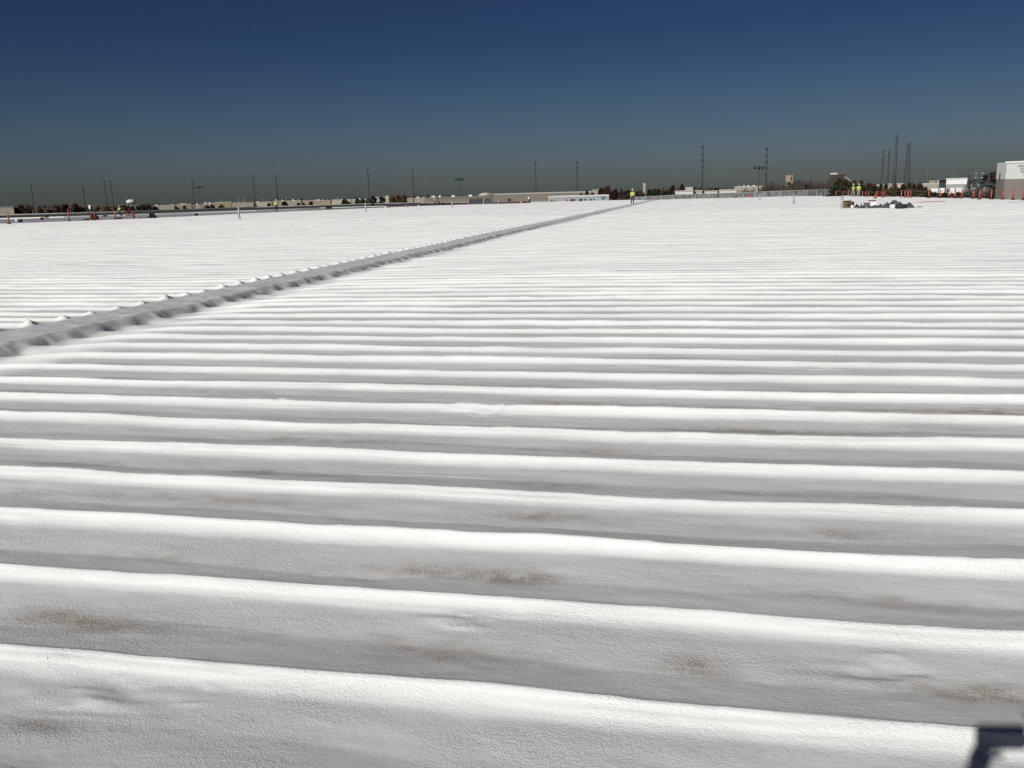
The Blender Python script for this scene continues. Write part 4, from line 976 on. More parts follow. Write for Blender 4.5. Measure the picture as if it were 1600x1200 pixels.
for px, yb, yt, th, lean, lab in ((14.5, 350.6, 331, 1.0, (0, 0), 'orange post nearest the left border on the left roof edge'), (108.5, 346.0, 326.4, .9, (0, 0), 'tall orange post below the wide red brown trees on the left roof edge'),
        (148.6, 344.2, 331, .9, (0, 0), 'orange post standing before the red machine on the left roof edge'), (180.5, 343, 331.5, 1.2, (0, 0), 'orange post below the worker with the yellow vest on the far left')):
    post(px, yb, yt, lab, GL, th, False, lean)
for px, yb, yt, lab in ((110.5, 334, 327, 'thin short orange post behind the tall one on the left'), (180.8, 334.5, 328.6, 'thin orange post on the old gravel roof left of the far left worker')):
    post(px, yb, yt, lab, GL, .8, True, mt='pinkorange')
GM = 'small orange posts on the far middle roof edge'
for px, yb, yt, lab in ((665, 318.6, 311, 'short orange post left of the crouching workers near the slate roof'), (698, 318.6, 311.6, 'short orange post left of the dark gray container'), (640.5, 315, 310, 'tiny orange post below the pole by the autumn hedge'), (644.5, 315, 310, 'tiny orange post right below the pole by the autumn hedge'),
        (1030, 312.2, 308, 'tiny orange post at the left end of the gray mesh fence'), (1075, 311, 306.4, 'tiny orange post before the white stepped building'), (1116, 310, 304.6, 'tiny orange post before the white store by the tall pole')):
    post(px, yb, yt, lab, GM, .9, px < 700)
post(1148, 309.6, 303, 'orange post leaning to the right in front of the gray mesh fence', GM, .9, False, (.45, 0))
# traffic cone beside the thickest post
p = on_roof(1367.3, 310.8); t = thing('traffic_cone', 'small orange cone lying low before the thickest orange post', 'cone', (p.x, p.y, p.z+.01))
MB().box((0, 0, .03), (.42, .42, .06)).build('base', 'orange', t); MB().lathe([(.17, .06), (.13, .2), (.09, .4), (.05, .52), (.03, .54)], 14).build('cone', 'orange', t, True); MB().lathe([(.137, .24), (.115, .34)], 14).build('reflective_band', 'pinkorange', t, True)
# sawhorses
def sawhorse(px, yb, wd, ht, label):
    p = on_roof(px, yb); t = thing('sawhorse', label, 'sawhorse', (p.x, p.y, p.z+.01), face_cam(p)+.3)
    MB().box((0, 0, ht), (wd, .1, .14)).build('beam', 'redpaint', t)
    for sx in (-1, 1):
        for sy in (-1, 1): MB().tube((sx*wd*.45, sy*.25, 0), (sx*wd*.38, 0, ht), .03, n=6).build('leg', 'orange', t)
    MB().box((0, .0, ht*.45), (wd*.8, .05, .09)).build('brace', 'orange', t); return t
sawhorse(1171, 309.4, 1.3, .55, 'low red sawhorse in front of the gray mesh fence')
sawhorse(203, 342.2, .9, 1.0, 'red sawhorse frame right of the far left worker')

# ------------------------------------------------------------------ vent pipes on the white roof
def vent(px, yb, yt, wpx, label, cap=True):
    p = on_roof(px, yb); d = math.hypot(p.x, p.y); h = at(px, yt, d).z-p.z; r = wpx*d/F_PX/2
    t = thing('vent_pipe', label, 'vent pipe', (p.x, p.y, p.z-.02), 0, 'vent pipes on the white roof')
    MB().lathe([(r*.95, 0), (r*.95, h*.97)], 14).build('pipe', 'galv', t, True)
    MB().lathe([(r*1.7, 0), (r*1.6, .04), (r*1.15, .10), (r*1.05, .24)], 14).build('flashing', 'galv', t, True)
    if cap: MB().lathe([(r*1.05, h*.90), (r*1.35, h*.92), (r*1.4, h*.99), (r*.9, h)], 14).build('cap', 'galv', t, True)
    return t
for px, yb, yt, w_, lab in ((374.3, 343, 322.4, 2.6, 'gray vent pipe on the left, the nearest one on that side'), (571.8, 332, 316.8, 2.0, 'pale vent pipe below the tall pole in the left middle'), (706.3, 324, 313.6, 1.6, 'short pale vent pipe left of the dark container'),
      (779, 319.2, 311.6, 1.2, 'small pale vent pipe right of the dark container'), (1240, 320, 303, 2.6, 'gray vent pipe standing alone below the beige tower'), (1315.2, 327.4, 305.4, 3.2, 'thick gray vent pipe with a wide cap beside the cardboard box'),
      (1161.3, 310.6, 303, 1.4, 'small white vent pipe left of the low red sawhorse'), (1187, 313, 303, 1.7, 'white vent pipe right of the low red sawhorse')):
    vent(px, yb, yt, w_, lab)

# ------------------------------------------------------------------ pile of material by the thick vent pipe
def pl(px, py): return on_roof(px, py)
p = pl(1323.5, 326.2); t = thing('cardboard_box', 'open brown cardboard box beside the thick vent pipe', 'box', (p.x, p.y, p.z+.01), face_cam(p)-.35)
MB().box((0, .3, .24), (.58, .55, .48)).build('carton', 'card', t)
MB().box((.10, .02, .21), (.20, .03, .36)).build('torn_opening', 'darkopen', t)
MB().add([(-.29, .02, .48), (.29, .02, .48), (.31, -.10, .58), (-.27, -.12, .55), (-.29, .03, .47), (.29, .03, .47), (.31, -.09, .57), (-.27, -.11, .54)], [(0, 1, 2, 3), (7, 6, 5, 4), (0, 3, 7, 4), (1, 5, 6, 2), (2, 6, 7, 3)]).build('flap', 'card', t)
p = pl(1331.5, 326.6); o = MB().lathe([(.10, 0), (.11, .15), (.09, .24), (.04, .27)], 12).build('spray_can', 'white', None, True, loc=(p.x, p.y, p.z)); tag(o, 'little white can with a red top right of the cardboard box', 'can'); MB().lathe([(.05, .26), (.05, .32)], 10).build('cap', 'redpaint', o, True)
p = pl(1337, 326.6); mb = MB()
for i in range(4): mb.box((.10*i-.2, .05*i, .02+.02*i), (.5, .14, .018), .25*i-.3)
tag(mb.build('plank_pile', 'yellow', None, loc=(p.x, p.y, p.z+.01)), 'small yellow planks lying in front of the dark blue plastic sheet', 'planks')
def tarp(label, px, py, L_, Wd, Ht, material, seed, name='tarp', lumps=7, rz=0.0):
    """crumpled sheet heaped on the roof: a closed, lumpy shell"""
    rnd = random.Random(seed); p = pl(px, py); n, m2 = 44, 20; vs = []; fs = []
    bl = [(rnd.uniform(-.8, .8), rnd.uniform(-.5, .5), rnd.uniform(.18, .38), rnd.uniform(.45, 1.0)) for _ in range(lumps)]
    for i in range(n+1):
        for j in range(m2+1):
            u = -1+2*i/n; v = -1+2*j/m2
            rad = math.sqrt(u*u+v*v); e = max(0, 1-max(abs(u), abs(v))**3)
            z = max([a*math.exp(-((u-x)**2+((v-y)*.8)**2)/(r*r)) for x, y, r, a in bl])
            z = z*e*Ht + .04*e*Ht*math.sin(u*23+v*9)+.05*e*Ht*math.sin(v*17-u*11)
            ed = 1+.10*math.sin(5*math.atan2(v, u)+seed)+.05*math.sin(11*math.atan2(v, u))
            vs.append((u*L_/2*ed, v*Wd/2*ed+Wd/2, max(.012, z)))
    for i in range(n):
        for j in range(m2):
            a = i*(m2+1)+j; fs.append((a, a+1, a+m2+2, a+m2+1))
    per = [j for j in range(m2+1)]+[i*(m2+1)+m2 for i in range(1, n+1)]+[n*(m2+1)+j for j in range(m2-1, -1, -1)]+[i*(m2+1) for i in range(n-1, 0, -1)]
    mb = MB(); mb.add(vs, fs); q = len(per); hi = [vs[i] for i in per]; lo = [(x, y, -.04) for x, y, z in hi]
    mb.add(hi+lo, [(i, (i+1) % q, (i+1) % q+q, i+q) for i in range(q)])
    o = mb.build(name, material, None, True, loc=(p.x, p.y, p.z+.01), rz=face_cam(p)+rz)
    return tag(o, label, 'sheet')
tarp('dark blue plastic sheet heaped right of the cardboard box', 1343, 326.4, .9, .7, .46, 'bluetarp', 3, 'plastic_sheet', 4)
tarp('flat gray tarpaulin in front of the white carton with the red lid', 1362, 326.4, 2.0, .9, .24, 'tarp', 5, lumps=5)
tarp('big heaped gray tarpaulin behind the overturned white bucket', 1398.5, 326.0, 2.3, 1.5, .68, 'tarp', 11, lumps=8)
tarp('rounded gray tarpaulin heap at the right end of the pile, trailing off flat', 1421, 326.0, 1.3, 1.3, .52, 'tarp', 7, lumps=3)
tarp('thin flat gray tarpaulin tail on the right of the pile', 1438, 324.6, 1.5, .5, .10, 'tarp', 9, lumps=3)
tarp('crumpled gray tarpaulin at the left of the big heap', 1380.5, 326.0, 1.0, 1.2, .46, 'tarp', 21, lumps=4)
p = pl(1407, 326.6); tag(MB().add(*(lambda q: (q.v, q.f))(MB().lathe([(.16, -.33), (.17, 0), (.16, .33), (.05, .34)], 14)), ).build('gap_roll', 'rubber', None, True, loc=(p.x, p.y-.1, p.z+.16)), 'added black roll for the dark gap under the front of the big gray heap', 'roll')  # added black shape stands in for the shaded gap under the heap
bpy.data.objects['gap_roll'].rotation_euler = (0, math.pi/2, .2)
p = pl(1364.5, 324); t = thing('carton', 'white carton with a red lid behind the gray tarpaulin', 'carton', (p.x, p.y+.5, p.z+.01), face_cam(p))
MB().box((0, 0, .22), (.50, .4, .44)).build('body', 'white', t); MB().box((-.02, -.03, .475), (.52, .46, .07)).build('lid', 'redpaint', t)
p = pl(1355.5, 325); t = thing('crate', 'flat gray crate left of the white carton with the red lid', 'crate', (p.x, p.y+.3, p.z+.01), face_cam(p))
MB().box((0, 0, .17), (.46, .4, .34)).build('box', 'tarp', t); MB().box((0, 0, .355), (.50, .44, .03)).build('lid', 'graysteel', t)
p = pl(1394, 326.4); t = thing('bucket', 'overturned white bucket lying in front of the gray heap', 'bucket', (p.x, p.y-.2, p.z+.16), face_cam(p)+.5)
b_ = MB().lathe([(.13, -.2), (.16, .2), (.155, .2), (.125, -.17)], 16); b_.v = [(z, y, x) for x, y, z in b_.v]; b_.build('body', 'white', t, True)
b_ = MB().lathe([(.165, .16), (.172, .2), (.165, .215)], 16); b_.v = [(z, y, x) for x, y, z in b_.v]; b_.build('rim', 'galv', t, True)
h_ = MB().path([(.2, .165*math.cos(a), .165*math.sin(a)-.0) for a in np.linspace(-2.6, -.5, 8)], .008, 5); h_.build('handle', 'steel', t)
a, b = pl(1434.5, 317.2), pl(1476.5, 315.4); c = (a+b)/2
o = MB().box((0, 0, .05), ((b-a).length, .10, .09)).build('long_batten', 'pinkorange', None, loc=(c.x, c.y, c.z), rz=math.atan2(b.y-a.y, b.x-a.x)); tag(o, 'long faded red batten lying on the roof right of the pile', 'batten')
a, b = pl(1574, 317.4), pl(1600, 316.8); c = (a+b)/2
o = MB().box((0, 0, .04), ((b-a).length, .08, .07)).build('long_batten', 'galv', None, loc=(c.x, c.y, c.z), rz=math.atan2(b.y-a.y, b.x-a.x)); tag(o, 'thin gray batten lying on the roof at the right border', 'batten')

# ------------------------------------------------------------------ equipment at the back of the roof
def on_b(px, py):
    p = on_back(px, py); return p
p = on_b(750, 318.2); k = math.hypot(p.x, p.y)/F_PX
t = thing('container', 'dark gray container with a lighter right end left of the centre', 'container', (p.x, p.y, p.z-.1), face_cam(p))
MB().box((-5.5*k, 1.3, 4.2*k), (23*k, 2.4, 8.4*k)).build('body', 'slate', t)
for i in range(9): MB().box((-16*k+i*2.6*k, .06, 4.2*k), (.10, .10, 7.6*k)).build('rib', 'steel', t)
MB().box((12*k, 1.3, 4.3*k), (11.5*k, 2.4, 7.8*k)).build('end_unit', 'graysteel', t)
MB().box((5.6*k, .05, 4.4*k), (.18, .16, 9*k)).build('corner_post', 'lightgray', t)
MB().box((17.2*k, .9, 8.2*k), (.9*k, .2, 12*k)).build('exhaust_stack', 'steel', t)
MB().box((-17.2*k, .02, 4*k), (.16, .2, 7.4*k)).build('door_frame', 'pinkorange', t)
p = on_b(798, 317.2); k = math.hypot(p.x, p.y)/F_PX
t = thing('steel_stack', 'long low stack of dark steel with an upright at its right end', 'steel stack', (p.x, p.y, p.z-.1), face_cam(p)+.06)
for i in range(5): MB().box((0, .3*i, .16+.05*(i % 2)), (58*k, .22, .30)).build('beam', 'steel', t)
MB().box((0, -.16, .1), (50*k, .12, .16)).build('front_board', 'redpaint', t)
MB().add([(27*k, 0, 0), (31*k, 0, 0), (29.4*k, 0, 11*k), (28.6*k, 0, 11*k), (27*k, .3, 0), (31*k, .3, 0), (29.4*k, .3, 11*k), (28.6*k, .3, 11*k)], [(0, 1, 2, 3), (7, 6, 5, 4), (0, 4, 5, 1), (1, 5, 6, 2), (2, 6, 7, 3), (3, 7, 4, 0)]).build('upright', 'steel', t)
MB().box((27.6*k, -.05, 7.5*k), (.3, .1, 3.2*k)).build('white_plate', 'white', t)
def drum(px, py, mt, label, h=.62, r=.26, back=True):
    p = on_b(px, py); t = thing('drum', label, 'drum', (p.x, p.y, p.z+.0))
    MB().lathe([(r, 0), (r, h*.95), (r*.95, h)], 14).build('shell', mt, t, True); MB().lathe([(r*1.04, h*.3), (r*1.04, h*.36)], 14).build('hoop', 'steel', t); MB().lathe([(r*.9, h*.98), (r*.9, h*1.04)], 14).build('lid', 'steel', t); return t
drum(814.2, 317.6, 'pinkorange', 'faded orange drum in front of the long steel stack', .40, .28); drum(818.6, 317.4, 'steel', 'black drum in front of the long steel stack', .34, .26)
drum(907, 314.6, 'rubber', 'black drum in front of the white depot', .5, .2); drum(891, 314.6, 'pinkorange', 'left faded orange drum in front of the white depot', .5, .2); drum(895, 314.6, 'card', 'right brown drum in front of the white depot', .5, .2)
drum(654.5, 323.2, 'white', 'white pail on the white edge below the slate roof', .3, .2); drum(636, 323.8, 'pinkorange', 'faded orange pail on the white edge below the slate roof', .3, .25); drum(602.5, 325, 'white', 'white pail at the left end of the slate roof', .32, .2); drum(607.5, 324.6, 'orange', 'orange pail beside the white pail at the left end of the slate roof', .3, .24)
drum(27, 347, 'white', 'white pail on the gray roof near the left border', .35, .2); drum(32.5, 347.5, 'rubber', 'dark pail on the gray roof near the left border', .36, .2); drum(65.5, 343.5, 'rubber', 'dark pail below the yellow pallet on the left', .3, .2)
drum(306.8, 337, 'rubber', 'black pail alone on the gray roof left of the nearest left vent pipe', .34, .22)
p = on_b(70.5, 340.4); t = thing('pallet', 'yellow pallet with a dark bundle on the left gray roof', 'pallet', (p.x, p.y, p.z-.08), face_cam(p))
MB().box((0, .5, .12), (1.1, 1, .16)).build('deck', 'yellow', t)
for x in (-.45, 0, .45): MB().box((x, .5, .02), (.12, 1, .06)).build('skid', 'yellow', t)
p2 = Vector((p.x, p.y+.45, p.z+.12)); o = MB().lathe([(.30, 0), (.33, .18), (.22, .36), (.08, .42)], 12).build('bundle', 'rubber', None, True, loc=p2); tag(o, 'dark bundle sitting on the yellow pallet', 'bundle')
def machine(px, py, label, mt, w_, h_, handle=True):
    p = on_b(px, py); t = thing('spray_machine', label, 'machine', (p.x, p.y, p.z-.02), face_cam(p)+.4)
    MB().box((0, 0, h_*.30), (w_, w_*.6, h_*.34)).build('chassis', mt, t); MB().lathe([(w_*.22, 0), (w_*.25, h_*.25), (w_*.12, h_*.42)], 12, (w_*.12, 0, h_*.46)).build('motor', 'rubber', t, True)
    MB().box((-w_*.28, 0, h_*.62), (w_*.3, w_*.4, h_*.3)).build('tank', mt, t)
    for sx in (-1, 1):
        for sy in (-1, 1): MB().tube((sx*w_*.36, sy*w_*.32-.04, h_*.14), (sx*w_*.36, sy*w_*.32+.04, h_*.14), h_*.14, n=12).build('wheel', 'rubber', t)
    if handle: MB().path([(-w_*.5, -w_*.25, h_*.4), (-w_*.75, -w_*.25, h_*.95), (-w_*.75, w_*.25, h_*.95), (-w_*.5, w_*.25, h_*.4)], .03, 6).build('handle', 'steel', t)
    return t
machine(148, 342.8, 'dark red spray machine behind an orange post on the left', 'redpaint', .9, 1.0)
machine(238.5, 341.6, 'black spray machine right of the red sawhorse on the left', 'rubber', .8, .85)
machine(514, 326.6, 'black machine at the left end of the slate roof', 'rubber', 1.0, .75); machine(583, 321.4, 'black machine on the slate roof right of the pale vent pipe', 'rubber', .8, .7, False)
machine(692, 320, 'black machine beside the crouching workers', 'rubber', 1.0, .6, False); machine(702, 320, 'low black machine left of the dark container', 'rubber', .8, .5, False)
p = on_b(142.5, 340); t = thing('marker_flag', 'white flag board on a thin pole left of the red machine', 'flag', (p.x, p.y, p.z-.1)); k = math.hypot(p.x, p.y)/F_PX
MB().tube((0, 0, 0), (-.02, 0, 15*k), .03, n=6).build('pole', 'galv', t); MB().box((-.02, -.04, 15.3*k), (2.6*k, .05, 5*k)).build('board', 'white', t)
p = on_b(210.3, 342.2); t = thing('bollard', 'thin black post right of the red sawhorse', 'bollard', (p.x, p.y, p.z-.02)); k = math.hypot(p.x, p.y)/F_PX
MB().lathe([(.07, 0), (.07, 7.6*k), (.03, 8*k)], 10).build('tube', 'rubber', t, True); MB().lathe([(.18, 0), (.16, .06)], 10).build('base', 'rubber', t)
p = on_b(233.2, 340.6); t = thing('canister', 'white canister standing beside the black spray machine on the left', 'canister', (p.x, p.y, p.z)); MB().lathe([(.09, 0), (.1, .4), (.05, .5), (.05, .6)], 12).build('bottle', 'white', t, True); MB().lathe([(.06, .6), (.06, .66)], 10).build('cap', 'galv', t)
mb = MB(); pts = [on_b(x, y)+Vector((0, 0, .03)) for x, y in ((216, 341.6), (221, 340.4), (226, 341), (231, 340.2), (237, 341.2))]; c = pts[0].copy(); mb.path([q-c for q in pts], .05, 6)
tag(mb.build('hose', 'rubber', None, loc=c), 'black hose lying left of the black spray machine', 'hose')
for px, py, lab in ((134.5, 344.6, 'black heap of hose in front of the red machine'), (163, 338.4, 'black heap of hose right of the red machine'), (186, 342.6, 'black heap of hose beside the orange post below the far left worker')):
    mb = MB(); p = on_b(px, py)
    for kx in range(3): mb.path([(.34*math.cos(a)+.1*kx, .22*math.sin(a), .05+.06*kx+.02*math.sin(3*a)) for a in np.linspace(0, 6.28, 16)], .05, 5)
    tag(mb.build('hose_coil', 'rubber', None, loc=(p.x, p.y, p.z)), lab, 'hose')
p = on_b(198.5, 333.6); t = thing('equipment_cart', 'red cart right of the far left worker on the old gravel roof', 'cart', (p.x, p.y, p.z-.14), face_cam(p)); k = math.hypot(p.x, p.y)/F_PX
MB().box((0, .5, 3.4*k), (6.2*k, 1.2, 4*k)).build('bin', 'redpaint', t)
for x in (-2.2*k, 2.2*k): MB().tube((x, -.1, .25), (x, 1.1, .25), .25, n=12).build('wheel', 'rubber', t)
MB().path([(3.1*k, .5, 3*k), (4.6*k, .5, 5.6*k)], .04, 6).build('handle', 'steel', t)

# ------------------------------------------------------------------ people
def skin_obj(name, joints, edges, root, material, parent, sub=2, smooth=True):
    """continuous surface grown over a joint skeleton; joints: name -> (x, y, z, r) or (x, y, z, rx, ry)"""
    keys = list(joints); ix = {k: i for i, k in enumerate(keys)}
    me = bpy.data.meshes.new(name); me.from_pydata([joints[k][:3] for k in keys], [(ix[a], ix[b]) for a, b in edges], [])
    o = bpy.data.objects.new(name, me); COL.objects.link(o)
    o.modifiers.new('skin', 'SKIN').use_smooth_shade = smooth
    sd = o.modifiers.new('sub', 'SUBSURF'); sd.levels = sub; sd.render_levels = sub
    if not me.skin_vertices: raise RuntimeError('no skin layer')
    for k in keys:
        d = me.skin_vertices[0].data[ix[k]]; j = joints[k]
        d.radius = (j[3], j[4] if len(j) > 4 else j[3]); d.use_root = (k == root)
    dg = bpy.context.evaluated_depsgraph_get(); dg.update()
    m2 = bpy.data.meshes.new_from_object(o.evaluated_get(dg)); m2.name = name
    o.modifiers.clear(); o.data = m2; bpy.data.meshes.remove(me)
    m2.materials.clear(); m2.materials.append(MT[material])
    o.parent = parent
    return o
def hand_chain(J, E, side, wrist, palm_dir, thumb_dir, spread, curl, L=.085):
    """palm plus four unequal fingers and a thumb; all vectors are local"""
    w_ = Vector(wrist); pd = Vector(palm_dir).normalized(); sp = Vector(spread).normalized(); cu = Vector(curl).normalized(); td = Vector(thumb_dir).normalized()
    c = w_+pd*.055; J[side+'palm'] = (*c, .030, .020); E.append((side+'wr', side+'palm'))
    for i, (o_, ln) in enumerate(((-.030, .88), (-.010, 1.0), (.010, .95), (.030, .76))):
        b = w_+pd*.092+sp*o_; k1 = b+pd*(.040*ln)+cu*.008; k2 = k1+(pd*.6+cu*.8).normalized()*(.028*ln); k3 = k2+(pd*.15+cu).normalized()*(.022*ln)
        for q, pt, r in (('a', b, .0095), ('b', k1, .0088), ('c', k2, .008), ('d', k3, .0065)): J[f'{side}f{i}{q}'] = (*pt, r)
        E += [(side+'palm', f'{side}f{i}a'), (f'{side}f{i}a', f'{side}f{i}b'), (f'{side}f{i}b', f'{side}f{i}c'), (f'{side}f{i}c', f'{side}f{i}d')]
    t0 = w_+pd*.035+sp*-.036; t1 = t0+(td+pd*.4).normalized()*.036; t2 = t1+(td*.4+pd).normalized()*.03
    J[side+'t0'] = (*t0, .012); J[side+'t1'] = (*t1, .0105); J[side+'t2'] = (*t2, .0085)
    E += [(side+'palm', side+'t0'), (side+'t0', side+'t1'), (side+'t1', side+'t2')]
def person(label, loc, rz, pose='stand', trousers='denim', top='hivis', helmet='helmet', group=None, scale=1.0, hands=None):
    t = thing('person', label, 'person', loc, rz, group); t.scale = (scale,)*3
    S = {'pel': (0, 0, .96), 'wai': (0, -.005, 1.10), 'che': (0, .0, 1.30), 'nec': (0, -.01, 1.475), 'hb': (0, .015, 1.55), 'hm': (0, .02, 1.63), 'ht': (0, .012, 1.72),
         'Lhi': (-.09, 0, .90), 'Rhi': (.09, 0, .90), 'Lkn': (-.11, .02, .50), 'Rkn': (.11, .02, .50), 'Lan': (-.125, -.01, .09), 'Ran': (.125, -.01, .09), 'Lto': (-.145, .15, .035), 'Rto': (.145, .15, .035),
         'Lsh': (-.185, -.01, 1.42), 'Rsh': (.185, -.01, 1.42), 'Lel': (-.25, -.03, 1.14), 'Rel': (.25, -.03, 1.14), 'Lwr': (-.24, .10, .90), 'Rwr': (.24, .10, .90)}
    if pose == 'walk':
        S.update(Lkn=(-.10, .13, .52), Lan=(-.11, .16, .10), Lto=(-.12, .31, .04), Rkn=(.10, -.04, .50), Ran=(.11, -.22, .13), Rto=(.12, -.09, .04), Lwr=(-.24, -.06, .91), Rwr=(.22, .2, .95))
    if pose == 'work':
        S.update(Lel=(-.23, .12, 1.16), Rel=(.23, .12, 1.16), Lwr=(-.10, .32, 1.08), Rwr=(.10, .32, 1.06))
    if pose == 'crouch':
        S.update(pel=(0, -.10, .42), wai=(0, -.04, .56), che=(0, .10, .76), nec=(0, .19, .92), hb=(0, .23, .99), hm=(0, .26, 1.06), ht=(0, .27, 1.15), Lhi=(-.1, -.08, .40), Rhi=(.1, -.08, .40), Lkn=(-.17, .27, .42), Rkn=(.17, .27, .40),
                 Lan=(-.14, .02, .09), Ran=(.14, .02, .09), Lto=(-.16, .18, .035), Rto=(.16, .18, .035), Lsh=(-.19, .16, .87), Rsh=(.19, .16, .87), Lel=(-.24, .34, .64), Rel=(.24, .34, .64), Lwr=(-.14, .50, .48), Rwr=(.14, .50, .48))
    if pose == 'photo': S.update(hands)
    RR = {'pel': (.145, .115), 'wai': (.130, .100), 'che': (.155, .115), 'nec': (.058, .058), 'hb': (.066, .075), 'hm': (.078, .096), 'ht': (.055, .070), 'Lhi': (.092,)*2, 'Lkn': (.060,)*2, 'Lan': (.043,)*2, 'Lto': (.040, .028),
          'Lsh': (.062,)*2, 'Lel': (.043,)*2, 'Lwr': (.029,)*2}
    def rr(k): return RR.get(k, RR.get('L'+k[1:], (.05, .05)))
    J = {k: (*v, *rr(k)) for k, v in S.items()}
    Ed = [('pel', 'wai'), ('wai', 'che'), ('che', 'nec'), ('nec', 'hb'), ('hb', 'hm'), ('hm', 'ht')]
    for s in 'LR': Ed += [('pel', s+'hi'), (s+'hi', s+'kn'), (s+'kn', s+'an'), (s+'an', s+'to'), ('che', s+'sh'), (s+'sh', s+'el'), (s+'el', s+'wr')]
    hd = Vector(S['hm']); fwd = Vector((0, 1, 0))
    J['nos'] = (hd.x, hd.y+.108, hd.z-.022, .013, .016); Ed.append(('hm', 'nos'))
    for s, q in (('L', -1), ('R', 1)):
        J[s+'ear'] = (hd.x+q*.088, hd.y-.01, hd.z-.02, .010, .022); Ed.append(('hm', s+'ear'))
        w_ = Vector(S[s+'wr']); dr = (w_-Vector(S[s+'el'])).normalized()
        if pose == 'photo': hand_chain(J, Ed, s, w_, (-q*.22, .16, .95), (-q*.9, -.4, .2), (0, -1, .1), (-q*.55, -.6, .1))
        else: hand_chain(J, Ed, s, w_, dr, (-q*.7, .5, 0), (0, 1, -.2), (-q*.8, 0, -.2))
    skin_obj('body', J, Ed, 'pel', 'skin', t, 2)
    # clothes follow the same skeleton a little larger
    def sub_(keys, k, add=0.0):
        return {q: (*S[q], *(r*k+add for r in rr(q))) for q in keys}
    legs = sub_(['pel', 'Lhi', 'Rhi', 'Lkn', 'Rkn', 'Lan', 'Ran'], 1.10, .008); legs['wa2'] = (*(Vector(S['pel']).lerp(Vector(S['wai']), .8)), .148, .115)
    skin_obj('trousers', legs, [('wa2', 'pel'), ('pel', 'Lhi'), ('pel', 'Rhi'), ('Lhi', 'Lkn'), ('Rhi', 'Rkn'), ('Lkn', 'Lan'), ('Rkn', 'Ran')], 'pel', trousers, t, 2)
    tp = sub_(['pel', 'wai', 'che', 'Lsh', 'Rsh', 'Lel', 'Rel'], 1.12, .010); tp['nk'] = (*(Vector(S['che']).lerp(Vector(S['nec']), .75)), .085, .075)
    for s in 'LR':
        a_, b_ = Vector(S[s+'el']), Vector(S[s+'wr'])
        tp[s+'cf'] = (*a_.lerp(b_, .85), .043, .043)
    jk = skin_obj('jacket', tp, [('pel', 'wai'), ('wai', 'che'), ('che', 'nk'), ('che', 'Lsh'), ('che', 'Rsh'), ('Lsh', 'Lel'), ('Rsh', 'Rel'), ('Lel', 'Lcf'), ('Rel', 'Rcf')], 'che', top, t, 2)
    if top == 'hivis':
        w0, c0 = Vector(S['wai']), Vector(S['che'])
        for f in (.15, .75):
            c = w0.lerp(c0, f); ax = (c0-w0).normalized(); e1 = Vector((1, 0, 0)); e2 = ax.cross(e1)
            mb = MB(); n = 20; vs = []
            for h_ in (-.022, .022):
                for i in range(n):
                    a_ = 2*math.pi*i/n; vs.append(c+ax*h_+e1*(.178+.01*f)*math.cos(a_)+e2*(.142)*math.sin(a_))
            mb.add(vs, [(i, (i+1) % n, n+(i+1) % n, n+i) for i in range(n)]); mb.build('reflective_stripe', 'silver', jk, True)
    for s in 'LR':
        bt = {'an': (*S[s+'an'], .056, .056), 'to': (*S[s+'to'], .050, .034), 'up': (S[s+'an'][0], S[s+'an'][1], S[s+'an'][2]+.10, .055, .055)}
        skin_obj('boot', bt, [('up', 'an'), ('an', 'to')], 'an', 'rubber', t, 1)
    hc = Vector(S['hm'])+Vector((0, -.005, .045))
    if helmet:
        h_ = MB().lathe([(.128, 0), (.130, .03), (.118, .075), (.085, .112), (.04, .13), (.005, .135)], 20, (hc.x, hc.y, hc.z)); h_.build('hard_hat', helmet, t, True)
        mb = MB(); mb.slab([(hc.x+.13*math.cos(a), hc.y+.15*math.sin(a)+.035) for a in np.linspace(0, 2*math.pi, 21)[:-1]], hc.z-.008, hc.z+.004); mb.build('hat_brim', helmet, t)
    skin_obj('hair', {'a': (hd.x, hd.y-.028, hd.z-.01, .088, .085), 'b': (hd.x, hd.y-.02, hd.z+.075, .074, .088), 'c': (hd.x, hd.y-.045, hd.z-.075, .066, .05)}, [('a', 'b'), ('a', 'c')], 'a', 'hair', t, 2)
    for q in (-1, 1): MB().lathe([(.002, -.012), (.010, -.007), (.013, 0), (.010, .007), (.002, .012)], 10, (hd.x+q*.032, hd.y+.086, hd.z+.008)).build('eye', 'white', t, True)
    MB().box((hd.x, hd.y+.090, hd.z-.062), (.045, .012, .010)).build('mouth', 'redpaint', t)
    return t
PG = 'roof workers in yellow jackets'
def stand_at(px, py, back=False):
    p = on_back(px, py) if back else on_roof(px, py)
    return p
p = stand_at(988.3, 319.6); person('single worker in a yellow hi-vis jacket and dark trousers walking along the gray strip', (p.x, p.y, roof_z(p.y)), face_cam(p)+.15, 'walk', 'denim', scale=1.13, group=PG)
p = stand_at(432.3, 330.2, True); person('worker in a yellow hi-vis jacket standing alone on the gray roof at the left', (p.x, p.y, z_back(p.y)-.1), face_cam(p)-.2, 'stand', 'denim', scale=1.18, group=PG)
p = stand_at(187.5, 336.2, True); person('far left worker in a yellow vest on the old gravel roof', (p.x, p.y, z_back(p.y)-.16), face_cam(p)+2.6, 'work', 'denim', scale=1.0, group=PG)
p = stand_at(1332.8, 308.2); person('left one of two workers by the right roof edge, gray trousers', (p.x, p.y, roof_z(p.y)), face_cam(p)+.9, 'walk', 'khaki', scale=1.12, group=PG)
p = stand_at(1341, 308); person('right one of two workers by the right roof edge, turned away', (p.x, p.y, roof_z(p.y)), face_cam(p)-.3, 'stand', 'khaki', scale=1.12, group=PG)
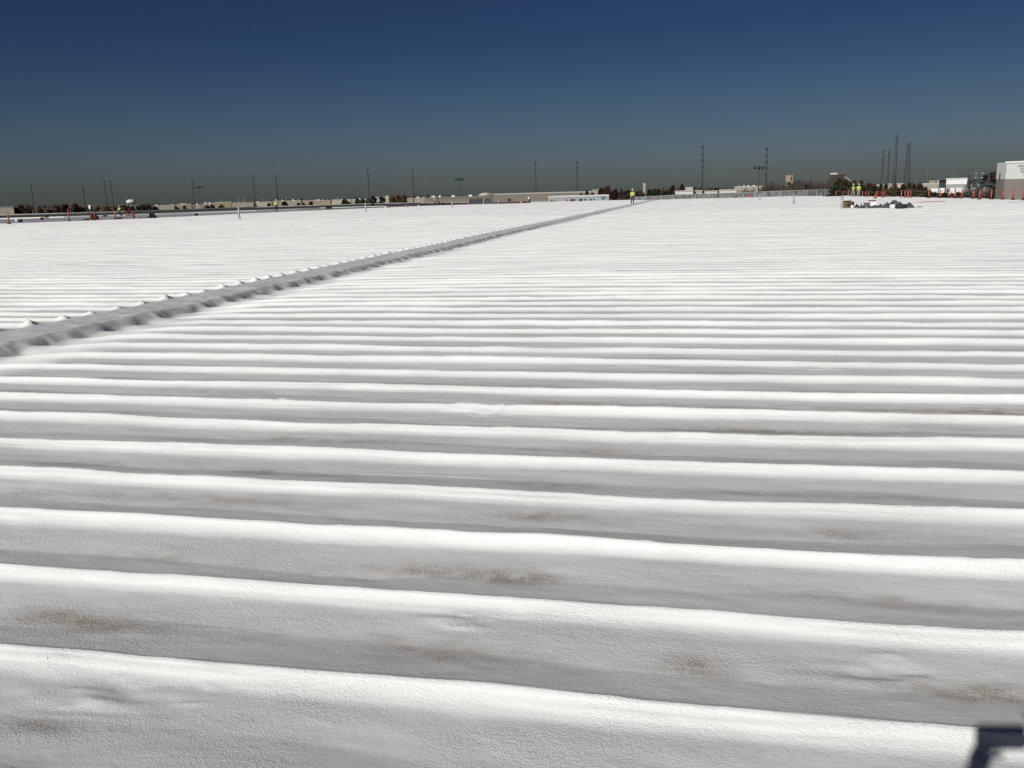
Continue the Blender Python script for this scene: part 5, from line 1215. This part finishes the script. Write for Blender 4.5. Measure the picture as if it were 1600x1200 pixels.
p = stand_at(679.3, 320, True); person('worker in a yellow vest bending over black machines left of the dark container', (p.x, p.y, z_back(p.y)-.1), face_cam(p)-1.2, 'work', 'denim', scale=.95, group=PG)
p = stand_at(686, 320, True); person('person in dark clothes crouching by the black machines left of the dark container', (p.x, p.y, z_back(p.y)-.1), face_cam(p)+1.4, 'crouch', 'denim', top='shirt', helmet=None, scale=1.2)

# ------------------------------------------------------------------ the photographer with the phone (only the shadow reaches the picture)
q0 = Vector((0, 0, EYE)) - FWD*.0065
ph = bpy.data.objects.new('phone', None); COL.objects.link(ph); mm_ = m.copy(); mm_.translation = q0; ph.matrix_world = mm_
tag(ph, 'black phone held sideways in two hands, casting the boxy shadow in the lower right corner', 'phone')
mb = MB()
cx, cyv = .138/2-.016, -.067/2+.014
outl = []
for a0, (sx, sy) in zip((0, 90, 180, 270), ((1, 1), (-1, 1), (-1, -1), (1, -1))):
    for i in range(5):
        a = R(a0+i*22.5); outl.append((cx+sx*(.069-.009)+.009*math.cos(a), cyv+sy*(.0335-.009)+.009*math.sin(a)))
mb.slab(outl, 0.0, .0074); mb.build('case', 'phone', ph)
MB().slab([(cx-.058, cyv-.029), (cx+.058, cyv-.029), (cx+.058, cyv+.029), (cx-.058, cyv+.029)], .0076, .0082).build('screen', 'glass', ph)
MB().tube((.0, .0, -.0012), (0, 0, 0), .005, n=12).build('lens_ring', 'galv', ph)
# person stands upright, facing the camera heading
hx, hy = .04, -.44
base = _lvl*hx+_fw0*hy
def locp(v):   # camera space -> person's local frame
    wv = q0+RGT*v[0]+UPV*v[1]-FWD*v[2]-Vector((base.x, base.y, 0)); return (wv.dot(_lvl), wv.dot(_fw0), wv.z-zf)
zf = hgt(base.x, base.y)
Lw = locp((-.062, -.150, .065)); Rw = locp((.158, -.080, .055))
person('photographer in a gray shirt holding a phone up in both hands', (base.x, base.y, zf), YAW, 'photo', 'denim', 'shirt', None,
       hands={'Lwr': Lw, 'Rwr': Rw, 'Lel': (-.27, .16, 1.16), 'Rel': (.30, .14, 1.14), 'Lsh': (-.19, .0, 1.40), 'Rsh': (.19, .0, 1.40),
              'hm': (0, .02, 1.60), 'ht': (0, .012, 1.68), 'hb': (0, .015, 1.53), 'nec': (0, -.01, 1.455)})
